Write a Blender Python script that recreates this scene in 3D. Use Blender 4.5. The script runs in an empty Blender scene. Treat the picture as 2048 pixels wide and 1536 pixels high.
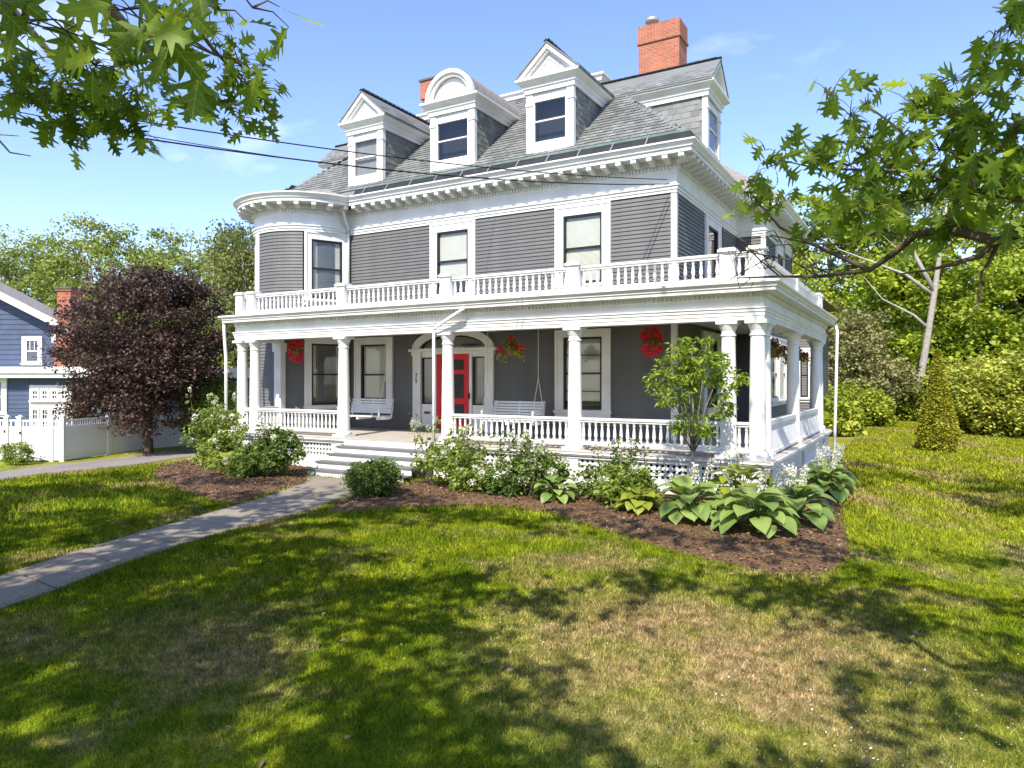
import bpy, math, random
import numpy as np
from mathutils import Vector, Matrix

R = math.radians
rnd = random.Random(7)
scene = bpy.context.scene
col = scene.collection

# ------------------------------------------------------------------ camera
YAW = 30.1
cam_d = bpy.data.cameras.new('camera')
cam = bpy.data.objects.new('camera', cam_d)
col.objects.link(cam)
cam.location = (0, 0, 2.42)
cam.rotation_euler = (R(90), 0, R(YAW))
cam_d.sensor_width = 36
cam_d.lens = 36 * 1420 / 2048
cam_d.shift_y = -9 / 2048
cam_d.clip_start = 0.05
cam_d.clip_end = 2000
scene.camera = cam

# ------------------------------------------------------------------ sky, sun, exposure
SUN_AZ, SUN_EL = 11.0, 47.0          # azimuth east of the facade normal
sd = Vector((math.sin(R(SUN_AZ)) * math.cos(R(SUN_EL)), -math.cos(R(SUN_AZ)) * math.cos(R(SUN_EL)), math.sin(R(SUN_EL))))
world = bpy.data.worlds.new('World'); scene.world = world; world.use_nodes = True
wn, wl = world.node_tree.nodes, world.node_tree.links
bg = wn['Background']
sky = wn.new('ShaderNodeTexSky'); sky.sky_type = 'NISHITA'; sky.sun_disc = False
sky.sun_elevation = R(SUN_EL); sky.sun_rotation = math.atan2(sd.x, sd.y)
sky.air_density = 1.0; sky.dust_density = 0.6; sky.ozone_density = 1.2
tc = wn.new('ShaderNodeTexCoord')
mp = wn.new('ShaderNodeMapping'); mp.inputs['Scale'].default_value = (1.6, 2.6, 5.0)
nz = wn.new('ShaderNodeTexNoise'); nz.inputs['Scale'].default_value = 1.5; nz.inputs['Detail'].default_value = 7; nz.inputs['Roughness'].default_value = 0.55
cr = wn.new('ShaderNodeValToRGB'); cr.color_ramp.elements[0].position = 0.56; cr.color_ramp.elements[1].position = 0.80
cr.color_ramp.elements[1].color = (0.55, 0.55, 0.55, 1)
mx = wn.new('ShaderNodeMix'); mx.data_type = 'RGBA'
wl.new(tc.outputs['Generated'], mp.inputs['Vector']); wl.new(mp.outputs['Vector'], nz.inputs['Vector'])
wl.new(nz.outputs['Fac'], cr.inputs['Fac']); wl.new(cr.outputs['Color'], mx.inputs['Factor'])
wl.new(sky.outputs['Color'], mx.inputs['A']); mx.inputs['B'].default_value = (7.5, 7.9, 8.6, 1)
tn = wn.new('ShaderNodeMix'); tn.data_type = 'RGBA'; tn.blend_type = 'MULTIPLY'; tn.inputs['Factor'].default_value = 1; tn.inputs['B'].default_value = (0.88, 0.90, 1.13, 1)
wl.new(mx.outputs['Result'], tn.inputs['A']); wl.new(tn.outputs['Result'], bg.inputs['Color'])
bg.inputs['Strength'].default_value = 0.15
sl = bpy.data.lights.new('sun', 'SUN'); sl.energy = 4.3; sl.angle = R(0.53); sl.color = (1.0, 0.93, 0.80)
so = bpy.data.objects.new('sun', sl); col.objects.link(so)
so.rotation_euler = (-sd).to_track_quat('-Z', 'Y').to_euler()
scene.view_settings.view_transform = 'Standard'
scene.view_settings.look = 'None'
scene.view_settings.exposure = 0.97
scene.view_settings.gamma = 1
scene.view_settings.use_curve_mapping = False
try:
    scene.cycles.max_bounces = 8
    scene.cycles.transparent_max_bounces = 8
    scene.cycles.use_denoising = True
except Exception:
    pass

# ------------------------------------------------------------------ materials
MATS = {}
def principled(name, color, rough=0.6, noise=0.0, nscale=8.0, bump=0.0, bscale=40.0, spec=0.3, color2=None, metallic=0.0):
    m = bpy.data.materials.new(name); m.use_nodes = True
    n, l = m.node_tree.nodes, m.node_tree.links
    p = n['Principled BSDF']
    p.inputs['Base Color'].default_value = (*color, 1); p.inputs['Roughness'].default_value = rough
    p.inputs['Specular IOR Level'].default_value = spec; p.inputs['Metallic'].default_value = metallic
    if noise or color2:
        t = n.new('ShaderNodeTexCoord')
        z = n.new('ShaderNodeTexNoise'); z.inputs['Scale'].default_value = nscale; z.inputs['Detail'].default_value = 6
        l.new(t.outputs['Object'], z.inputs['Vector'])
        r = n.new('ShaderNodeValToRGB'); r.color_ramp.elements[0].position = 0.35; r.color_ramp.elements[1].position = 0.7
        c2 = color2 or tuple(min(1, c * (1 + noise)) for c in color)
        c1 = color if color2 else tuple(c * (1 - noise) for c in color)
        r.color_ramp.elements[0].color = (*c1, 1); r.color_ramp.elements[1].color = (*c2, 1)
        l.new(z.outputs['Fac'], r.inputs['Fac']); l.new(r.outputs['Color'], p.inputs['Base Color'])
    if bump:
        t = n.new('ShaderNodeTexCoord')
        z = n.new('ShaderNodeTexNoise'); z.inputs['Scale'].default_value = bscale; z.inputs['Detail'].default_value = 4
        b = n.new('ShaderNodeBump'); b.inputs['Strength'].default_value = bump; b.inputs['Distance'].default_value = 0.02
        l.new(t.outputs['Object'], z.inputs['Vector']); l.new(z.outputs['Fac'], b.inputs['Height']); l.new(b.outputs['Normal'], p.inputs['Normal'])
    MATS[name] = m
    return m

principled('white_paint', (0.63, 0.62, 0.595), 0.45, color2=(0.74, 0.74, 0.73), nscale=1.7, bump=0.08, bscale=30)
principled('white_vinyl', (0.76, 0.75, 0.74), 0.35, noise=0.03, nscale=1.5)
principled('siding_grey', (0.122, 0.122, 0.121), 0.55, noise=0.10, nscale=2.2, bump=0.12, bscale=60)
principled('siding_blue', (0.060, 0.082, 0.140), 0.6, noise=0.12, nscale=2.0, bump=0.1, bscale=60)
principled('black_sash', (0.018, 0.018, 0.02), 0.4)
principled('blind', (0.62, 0.60, 0.52), 0.7, noise=0.05, nscale=2)
principled('curtain', (0.30, 0.29, 0.28), 0.9, noise=0.1, nscale=4)
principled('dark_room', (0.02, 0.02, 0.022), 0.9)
principled('red_paint', (0.60, 0.010, 0.020), 0.4, noise=0.05, nscale=4)
principled('screen_mesh', (0.05, 0.045, 0.045), 0.8, noise=0.2, nscale=8)
principled('floor_paint', (0.44, 0.40, 0.35), 0.5, noise=0.07, nscale=2)
principled('tread_grey', (0.135, 0.138, 0.14), 0.5, noise=0.08, nscale=4)
principled('bronze', (0.35, 0.14, 0.06), 0.35, metallic=0.8)
principled('black_metal', (0.015, 0.015, 0.016), 0.4)
principled('dark_membrane', (0.02, 0.022, 0.024), 0.6, noise=0.3, nscale=6)
principled('copper_green', (0.11, 0.15, 0.13), 0.6, noise=0.25, nscale=5)
principled('zinc', (0.42, 0.42, 0.43), 0.4, metallic=0.6)
principled('rope', (0.62, 0.60, 0.55), 0.9)
principled('bark', (0.10, 0.075, 0.055), 0.9, noise=0.35, nscale=14, bump=0.6, bscale=22)
principled('bark_grey', (0.21, 0.185, 0.165), 0.9, noise=0.35, nscale=9, bump=0.6, bscale=18)
principled('bark_pale', (0.31, 0.28, 0.24), 0.85, noise=0.18, nscale=7, bump=0.4, bscale=14)
principled('wire_black', (0.012, 0.014, 0.016), 0.5)
principled('stone_cap', (0.10, 0.10, 0.10), 0.8, noise=0.2)
principled('shingle_grey', (0.23, 0.21, 0.20), 0.85, noise=0.15, nscale=6, bump=0.3, bscale=30)
principled('wicker', (0.25, 0.13, 0.05), 0.8, noise=0.3, nscale=40, bump=0.5, bscale=60)
principled('beige_paint', (0.62, 0.60, 0.46), 0.6, noise=0.04)

def glass_mat():
    m = bpy.data.materials.new('window_glass'); m.use_nodes = True
    n, l = m.node_tree.nodes, m.node_tree.links
    n.remove(n['Principled BSDF']); out = n['Material Output']
    tr = n.new('ShaderNodeBsdfTransparent'); tr.inputs['Color'].default_value = (0.86, 0.89, 0.88, 1)
    gl = n.new('ShaderNodeBsdfGlossy'); gl.inputs['Roughness'].default_value = 0.01
    lw = n.new('ShaderNodeLayerWeight'); lw.inputs['Blend'].default_value = 0.5
    pw_ = n.new('ShaderNodeMath'); pw_.operation = 'POWER'; pw_.inputs[1].default_value = 4.0; l.new(lw.outputs['Facing'], pw_.inputs[0])
    fr = n.new('ShaderNodeMapRange'); fr.inputs['To Min'].default_value = 0.07; fr.inputs['To Max'].default_value = 0.95; l.new(pw_.outputs[0], fr.inputs['Value'])
    t = n.new('ShaderNodeTexCoord'); z = n.new('ShaderNodeTexNoise'); z.inputs['Scale'].default_value = 1.3
    b = n.new('ShaderNodeBump'); b.inputs['Strength'].default_value = 0.04; b.inputs['Distance'].default_value = 0.05
    l.new(t.outputs['Object'], z.inputs['Vector']); l.new(z.outputs['Fac'], b.inputs['Height']); l.new(b.outputs['Normal'], gl.inputs['Normal'])
    mx = n.new('ShaderNodeMixShader')
    l.new(fr.outputs[0], mx.inputs['Fac']); l.new(tr.outputs['BSDF'], mx.inputs[1]); l.new(gl.outputs['BSDF'], mx.inputs[2])
    l.new(mx.outputs['Shader'], out.inputs['Surface'])
    MATS['window_glass'] = m
glass_mat()

def brick_mat(name, scale=1.0):
    m = bpy.data.materials.new(name); m.use_nodes = True
    n, l = m.node_tree.nodes, m.node_tree.links; p = n['Principled BSDF']; p.inputs['Roughness'].default_value = 0.85
    t = n.new('ShaderNodeTexCoord')
    sx = n.new('ShaderNodeSeparateXYZ'); l.new(t.outputs['Object'], sx.inputs[0])
    ad = n.new('ShaderNodeMath'); ad.operation = 'ADD'; l.new(sx.outputs['X'], ad.inputs[0]); l.new(sx.outputs['Y'], ad.inputs[1])
    cb = n.new('ShaderNodeCombineXYZ'); l.new(ad.outputs[0], cb.inputs['X']); l.new(sx.outputs['Z'], cb.inputs['Y'])
    b = n.new('ShaderNodeTexBrick'); b.inputs['Scale'].default_value = 1.0; b.inputs['Brick Width'].default_value = 0.21; b.inputs['Row Height'].default_value = 0.07
    b.inputs['Mortar Size'].default_value = 0.007; b.inputs['Color1'].default_value = (0.36, 0.100, 0.048, 1); b.inputs['Color2'].default_value = (0.25, 0.070, 0.038, 1)
    b.inputs['Mortar'].default_value = (0.36, 0.24, 0.17, 1)
    l.new(cb.outputs[0], b.inputs['Vector'])
    z = n.new('ShaderNodeTexNoise'); z.inputs['Scale'].default_value = 2.2; z.inputs['Detail'].default_value = 6; l.new(t.outputs['Object'], z.inputs['Vector'])
    rr = n.new('ShaderNodeMapRange'); rr.inputs['To Min'].default_value = 0.7; rr.inputs['To Max'].default_value = 1.35; l.new(z.outputs['Fac'], rr.inputs['Value'])
    mm = n.new('ShaderNodeMix'); mm.data_type = 'RGBA'; mm.blend_type = 'MULTIPLY'; mm.inputs['Factor'].default_value = 1
    l.new(b.outputs['Color'], mm.inputs['A']); l.new(rr.outputs[0], mm.inputs['B']); l.new(mm.outputs['Result'], p.inputs['Base Color'])
    bp = n.new('ShaderNodeBump'); bp.inputs['Strength'].default_value = 0.6; bp.inputs['Distance'].default_value = 0.01; bp.invert = True
    l.new(b.outputs['Fac'], bp.inputs['Height']); l.new(bp.outputs['Normal'], p.inputs['Normal'])
    MATS[name] = m
brick_mat('brick')

def leaf_mat(name, dark, light, trans=0.35, rough=0.55, patch=0.6):
    """foliage: per-leaf tint attribute picks a colour between dark and light; thin leaves let light through"""
    m = bpy.data.materials.new(name); m.use_nodes = True
    n, l = m.node_tree.nodes, m.node_tree.links; p = n['Principled BSDF']; out = n['Material Output']
    a = n.new('ShaderNodeAttribute'); a.attribute_name = 'tint'
    t = n.new('ShaderNodeTexCoord'); z = n.new('ShaderNodeTexNoise'); z.inputs['Scale'].default_value = patch; z.inputs['Detail'].default_value = 3
    l.new(t.outputs['Object'], z.inputs['Vector'])
    mr = n.new('ShaderNodeMapRange'); mr.inputs['To Min'].default_value = -0.35; mr.inputs['To Max'].default_value = 0.35; l.new(z.outputs['Fac'], mr.inputs['Value'])
    ad = n.new('ShaderNodeMath'); ad.operation = 'ADD'; ad.use_clamp = True; l.new(a.outputs['Fac'], ad.inputs[0]); l.new(mr.outputs[0], ad.inputs[1])
    mx = n.new('ShaderNodeMix'); mx.data_type = 'RGBA'; mx.inputs['A'].default_value = (*dark, 1); mx.inputs['B'].default_value = (*light, 1)
    l.new(ad.outputs[0], mx.inputs['Factor']); l.new(mx.outputs['Result'], p.inputs['Base Color'])
    p.inputs['Roughness'].default_value = rough; p.inputs['Specular IOR Level'].default_value = 0.35
    tr = n.new('ShaderNodeBsdfTranslucent')
    hs = n.new('ShaderNodeHueSaturation'); hs.inputs['Value'].default_value = 1.5; hs.inputs['Hue'].default_value = 0.485
    l.new(mx.outputs['Result'], hs.inputs['Color']); l.new(hs.outputs['Color'], tr.inputs['Color'])
    ms = n.new('ShaderNodeMixShader'); ms.inputs['Fac'].default_value = trans
    l.new(p.outputs['BSDF'], ms.inputs[1]); l.new(tr.outputs['BSDF'], ms.inputs[2]); l.new(ms.outputs['Shader'], out.inputs['Surface'])
    MATS[name] = m
leaf_mat('leaf_oak', (0.075, 0.145, 0.010), (0.24, 0.35, 0.03), 0.55, 0.45)
leaf_mat('leaf_oak_near', (0.075, 0.145, 0.010), (0.25, 0.36, 0.03), 0.55, 0.45)
leaf_mat('leaf_bg', (0.10, 0.15, 0.025), (0.33, 0.38, 0.08), 0.3)
leaf_mat('leaf_birch', (0.08, 0.115, 0.025), (0.24, 0.26, 0.07), 0.3)
leaf_mat('leaf_wood', (0.09, 0.155, 0.010), (0.37, 0.445, 0.04), 0.35)
leaf_mat('leaf_olive', (0.13, 0.14, 0.04), (0.33, 0.31, 0.12), 0.25)
leaf_mat('leaf_purple', (0.026, 0.019, 0.014), (0.135, 0.078, 0.062), 0.2, 0.55)
leaf_mat('leaf_shrub', (0.075, 0.13, 0.015), (0.30, 0.37, 0.06), 0.35)
leaf_mat('leaf_dark_shrub', (0.045, 0.09, 0.014), (0.19, 0.26, 0.045), 0.3)
leaf_mat('leaf_hedge', (0.11, 0.17, 0.012), (0.42, 0.46, 0.05), 0.3)
leaf_mat('leaf_pale', (0.17, 0.22, 0.02), (0.52, 0.53, 0.09), 0.3)
leaf_mat('leaf_arbor', (0.13, 0.15, 0.008), (0.42, 0.40, 0.03), 0.25)
leaf_mat('leaf_sapling', (0.10, 0.18, 0.012), (0.34, 0.42, 0.05), 0.4)
leaf_mat('leaf_hosta', (0.16, 0.25, 0.055), (0.33, 0.41, 0.11), 0.3, 0.4, 1.5)
leaf_mat('leaf_hosta_gold', (0.15, 0.20, 0.02), (0.40, 0.42, 0.05), 0.35, 0.4, 1.5)
leaf_mat('flower_white', (0.55, 0.55, 0.42), (0.82, 0.80, 0.72), 0.25, 0.8)
leaf_mat('flower_red', (0.50, 0.004, 0.012), (0.80, 0.015, 0.035), 0.25, 0.6)
leaf_mat('flower_rust', (0.20, 0.02, 0.015), (0.34, 0.05, 0.03), 0.25, 0.6)
leaf_mat('grass_blade', (0.06, 0.10, 0.012), (0.20, 0.24, 0.04), 0.3, 0.6)

def slate_mat(name, c0, c1):
    m = bpy.data.materials.new(name); m.use_nodes = True
    n, l = m.node_tree.nodes, m.node_tree.links; p = n['Principled BSDF']; p.inputs['Roughness'].default_value = 0.6
    a = n.new('ShaderNodeAttribute'); a.attribute_name = 'tint'
    r = n.new('ShaderNodeValToRGB'); r.color_ramp.elements[0].color = (*c0, 1); r.color_ramp.elements[1].color = (*c1, 1)
    l.new(a.outputs['Fac'], r.inputs['Fac'])
    t = n.new('ShaderNodeTexCoord'); z = n.new('ShaderNodeTexNoise'); z.inputs['Scale'].default_value = 1.2; z.inputs['Detail'].default_value = 8
    l.new(t.outputs['Object'], z.inputs['Vector'])
    mr = n.new('ShaderNodeMapRange'); mr.inputs['To Min'].default_value = 0.72; mr.inputs['To Max'].default_value = 1.25; l.new(z.outputs['Fac'], mr.inputs['Value'])
    mm = n.new('ShaderNodeMix'); mm.data_type = 'RGBA'; mm.blend_type = 'MULTIPLY'; mm.inputs['Factor'].default_value = 1
    l.new(r.outputs['Color'], mm.inputs['A']); l.new(mr.outputs[0], mm.inputs['B']); l.new(mm.outputs['Result'], p.inputs['Base Color'])
    MATS[name] = m
leaf_mat('bark_chip', (0.030, 0.016, 0.010), (0.26, 0.16, 0.10), 0.0, 0.9)
def veins(mat, hosta=False):
    """midrib and side veins in leaf-local coordinates"""
    m = MATS[mat]; n, l = m.node_tree.nodes, m.node_tree.links
    mx = [x for x in n if x.type == 'MIX'][0]; outs = [(k.to_node, k.to_socket) for k in mx.outputs['Result'].links]
    t = n.new('ShaderNodeTexCoord'); sp = n.new('ShaderNodeSeparateXYZ'); l.new(t.outputs['Object'], sp.inputs[0])
    def mth(op, a, b=None):
        q = n.new('ShaderNodeMath'); q.operation = op
        for i, v in enumerate((a, b)):
            if v is None: continue
            if isinstance(v, (int, float)): q.inputs[i].default_value = v
            else: l.new(v, q.inputs[i])
        return q.outputs[0]
    ax = mth('ABSOLUTE', sp.outputs['X'])
    if hosta: ve = mth('LESS_THAN', mth('PINGPONG', mth('ADD', ax, mth('MULTIPLY', sp.outputs['Y'], .06)), .011), .0028)
    else: ve = mth('MAXIMUM', mth('LESS_THAN', ax, .013), mth('LESS_THAN', mth('PINGPONG', mth('SUBTRACT', sp.outputs['Y'], mth('MULTIPLY', ax, .75)), .075), .0075))
    v2 = n.new('ShaderNodeMix'); v2.data_type = 'RGBA'; v2.inputs['B'].default_value = (0.12, 0.19, 0.05, 1) if hosta else (0.30, 0.40, 0.07, 1)
    l.new(mth('MULTIPLY', ve, .55), v2.inputs['Factor']); l.new(mx.outputs['Result'], v2.inputs['A'])
    for nd, so_ in outs: l.new(v2.outputs['Result'], so_)
veins('leaf_oak_near'); veins('leaf_hosta', True); veins('leaf_hosta_gold', True)
slate_mat('slate', (0.125, 0.132, 0.126), (0.21, 0.215, 0.203))

def ground_mat():
    """lawn: living green and dry straw patches, clover; the dry colour also carries some sunlit brightness at one corner"""
    m = bpy.data.materials.new('lawn'); m.use_nodes = True
    n, l = m.node_tree.nodes, m.node_tree.links; p = n['Principled BSDF']; p.inputs['Roughness'].default_value = 0.9; p.inputs['Specular IOR Level'].default_value = 0.1
    g = n.new('ShaderNodeNewGeometry')
    def noise(s, d=5, r=0.6):
        z = n.new('ShaderNodeTexNoise'); z.inputs['Scale'].default_value = s; z.inputs['Detail'].default_value = d; z.inputs['Roughness'].default_value = r
        l.new(g.outputs['Position'], z.inputs['Vector']); return z
    def ramp(src, a, ca, b, cb):
        r = n.new('ShaderNodeValToRGB'); r.color_ramp.elements[0].position = a; r.color_ramp.elements[0].color = (*ca, 1)
        r.color_ramp.elements[1].position = b; r.color_ramp.elements[1].color = (*cb, 1); l.new(src, r.inputs['Fac']); return r
    green = ramp(noise(1.1, 6).outputs['Fac'], 0.35, (0.088, 0.145, 0.005), 0.68, (0.23, 0.275, 0.014))
    dry = ramp(noise(9, 5).outputs['Fac'], 0.3, (0.21, 0.15, 0.075), 0.7, (0.40, 0.30, 0.165))
    pn = noise(0.42, 6, 0.65)
    dm = ramp(pn.outputs['Fac'], 0.50, (0, 0, 0), 0.64, (0.8, 0.8, 0.8))
    # worn dry corner beside the planting bed, some sunlit brightness painted into it
    vm = n.new('ShaderNodeVectorMath'); vm.operation = 'DISTANCE'; vm.inputs[1].default_value = (-1.6, 6.3, 0); l.new(g.outputs['Position'], vm.inputs[0])
    mr = n.new('ShaderNodeMapRange'); mr.inputs['From Min'].default_value = 0.9; mr.inputs['From Max'].default_value = 2.6; mr.inputs['To Min'].default_value = 1.0; mr.inputs['To Max'].default_value = 0; l.new(vm.outputs['Value'], mr.inputs['Value'])
    mul = n.new('ShaderNodeMath'); mul.operation = 'MULTIPLY'; mul.use_clamp = True
    pn2 = ramp(noise(0.9, 5).outputs['Fac'], 0.3, (0.2, 0.2, 0.2), 0.55, (1, 1, 1)); l.new(pn2.outputs['Color'], mul.inputs[0]); l.new(mr.outputs[0], mul.inputs[1])
    mxx = n.new('ShaderNodeMath'); mxx.operation = 'MAXIMUM'; l.new(dm.outputs['Color'], mxx.inputs[0]); l.new(mul.outputs[0], mxx.inputs[1])
    # the open side lawn has dried to a yellower green
    sp = n.new('ShaderNodeSeparateXYZ'); l.new(g.outputs['Position'], sp.inputs[0])
    my = n.new('ShaderNodeMapRange'); my.inputs['From Min'].default_value = 9; my.inputs['From Max'].default_value = 16; my.inputs['To Max'].default_value = 0.5; l.new(sp.outputs['Y'], my.inputs['Value'])
    gy_ = n.new('ShaderNodeMix'); gy_.data_type = 'RGBA'; gy_.inputs['B'].default_value = (0.27, 0.285, 0.02, 1); l.new(my.outputs[0], gy_.inputs['Factor']); l.new(green.outputs['Color'], gy_.inputs['A'])
    mix = n.new('ShaderNodeMix'); mix.data_type = 'RGBA'
    l.new(mxx.outputs[0], mix.inputs['Factor']); l.new(gy_.outputs['Result'], mix.inputs['A']); l.new(dry.outputs['Color'], mix.inputs['B'])
    tuft = ramp(noise(4.5, 6, 0.7).outputs['Fac'], 0.36, (0.55, 0.60, 0.5), 0.64, (1.25, 1.2, 1.2))
    m0 = n.new('ShaderNodeMix'); m0.data_type = 'RGBA'; m0.blend_type = 'MULTIPLY'; m0.inputs['Factor'].default_value = 1
    l.new(mix.outputs['Result'], m0.inputs['A']); l.new(tuft.outputs['Color'], m0.inputs['B']); mix = m0
    fine = ramp(noise(60, 3, 0.7).outputs['Fac'], 0.3, (0.5, 0.5, 0.5), 0.7, (1.45, 1.45, 1.45))
    mm = n.new('ShaderNodeMix'); mm.data_type = 'RGBA'; mm.blend_type = 'MULTIPLY'; mm.inputs['Factor'].default_value = 1
    l.new(mix.outputs['Result'], mm.inputs['A']); l.new(fine.outputs['Color'], mm.inputs['B']); l.new(mm.outputs['Result'], p.inputs['Base Color'])
    bp = n.new('ShaderNodeBump'); bp.inputs['Strength'].default_value = 0.7; bp.inputs['Distance'].default_value = 0.03
    l.new(noise(45, 4, 0.7).outputs['Fac'], bp.inputs['Height']); l.new(bp.outputs['Normal'], p.inputs['Normal'])
    MATS['lawn'] = m
    # blades take the same patches
    m2 = m.copy(); m2.name = 'lawn_blades'; MATS['lawn_blades'] = m2
    for nd in list(m2.node_tree.nodes):
        if nd.type == 'BUMP': m2.node_tree.nodes.remove(nd)
    n2, l2 = m2.node_tree.nodes, m2.node_tree.links; p2 = n2['Principled BSDF']; src = p2.inputs['Base Color'].links[0].from_socket
    at = n2.new('ShaderNodeAttribute'); at.attribute_name = 'tint'
    rr = n2.new('ShaderNodeValToRGB'); rr.color_ramp.elements[0].color = (0.45, 0.5, 0.4, 1); rr.color_ramp.elements[1].color = (1.9, 1.75, 1.7, 1); l2.new(at.outputs['Fac'], rr.inputs['Fac'])
    m3 = n2.new('ShaderNodeMix'); m3.data_type = 'RGBA'; m3.blend_type = 'MULTIPLY'; m3.inputs['Factor'].default_value = 1
    l2.new(src, m3.inputs['A']); l2.new(rr.outputs['Color'], m3.inputs['B']); l2.new(m3.outputs['Result'], p2.inputs['Base Color'])
ground_mat()

def speckle_mat(name, c0, c1, scale, bump=0.6, big=0.8):
    m = bpy.data.materials.new(name); m.use_nodes = True
    n, l = m.node_tree.nodes, m.node_tree.links; p = n['Principled BSDF']; p.inputs['Roughness'].default_value = 0.9; p.inputs['Specular IOR Level'].default_value = 0.2
    g = n.new('ShaderNodeNewGeometry')
    z = n.new('ShaderNodeTexNoise'); z.inputs['Scale'].default_value = scale; z.inputs['Detail'].default_value = 5; z.inputs['Roughness'].default_value = 0.7; l.new(g.outputs['Position'], z.inputs['Vector'])
    r = n.new('ShaderNodeValToRGB'); r.color_ramp.elements[0].position = 0.3; r.color_ramp.elements[1].position = 0.72
    r.color_ramp.elements[0].color = (*c0, 1); r.color_ramp.elements[1].color = (*c1, 1); l.new(z.outputs['Fac'], r.inputs['Fac'])
    z2 = n.new('ShaderNodeTexNoise'); z2.inputs['Scale'].default_value = big; z2.inputs['Detail'].default_value = 4; l.new(g.outputs['Position'], z2.inputs['Vector'])
    mr = n.new('ShaderNodeMapRange'); mr.inputs['To Min'].default_value = 0.7; mr.inputs['To Max'].default_value = 1.3; l.new(z2.outputs['Fac'], mr.inputs['Value'])
    mm = n.new('ShaderNodeMix'); mm.data_type = 'RGBA'; mm.blend_type = 'MULTIPLY'; mm.inputs['Factor'].default_value = 1
    l.new(r.outputs['Color'], mm.inputs['A']); l.new(mr.outputs[0], mm.inputs['B']); l.new(mm.outputs['Result'], p.inputs['Base Color'])
    b = n.new('ShaderNodeBump'); b.inputs['Strength'].default_value = bump; b.inputs['Distance'].default_value = 0.02
    l.new(z.outputs['Fac'], b.inputs['Height']); l.new(b.outputs['Normal'], p.inputs['Normal'])
    MATS[name] = m
speckle_mat('mulch', (0.050, 0.028, 0.014), (0.22, 0.13, 0.065), 38, 1.0)
speckle_mat('concrete', (0.16, 0.137, 0.108), (0.30, 0.26, 0.21), 30, 0.25)
speckle_mat('asphalt', (0.15, 0.135, 0.12), (0.29, 0.26, 0.23), 14, 0.3, 0.5)

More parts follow.
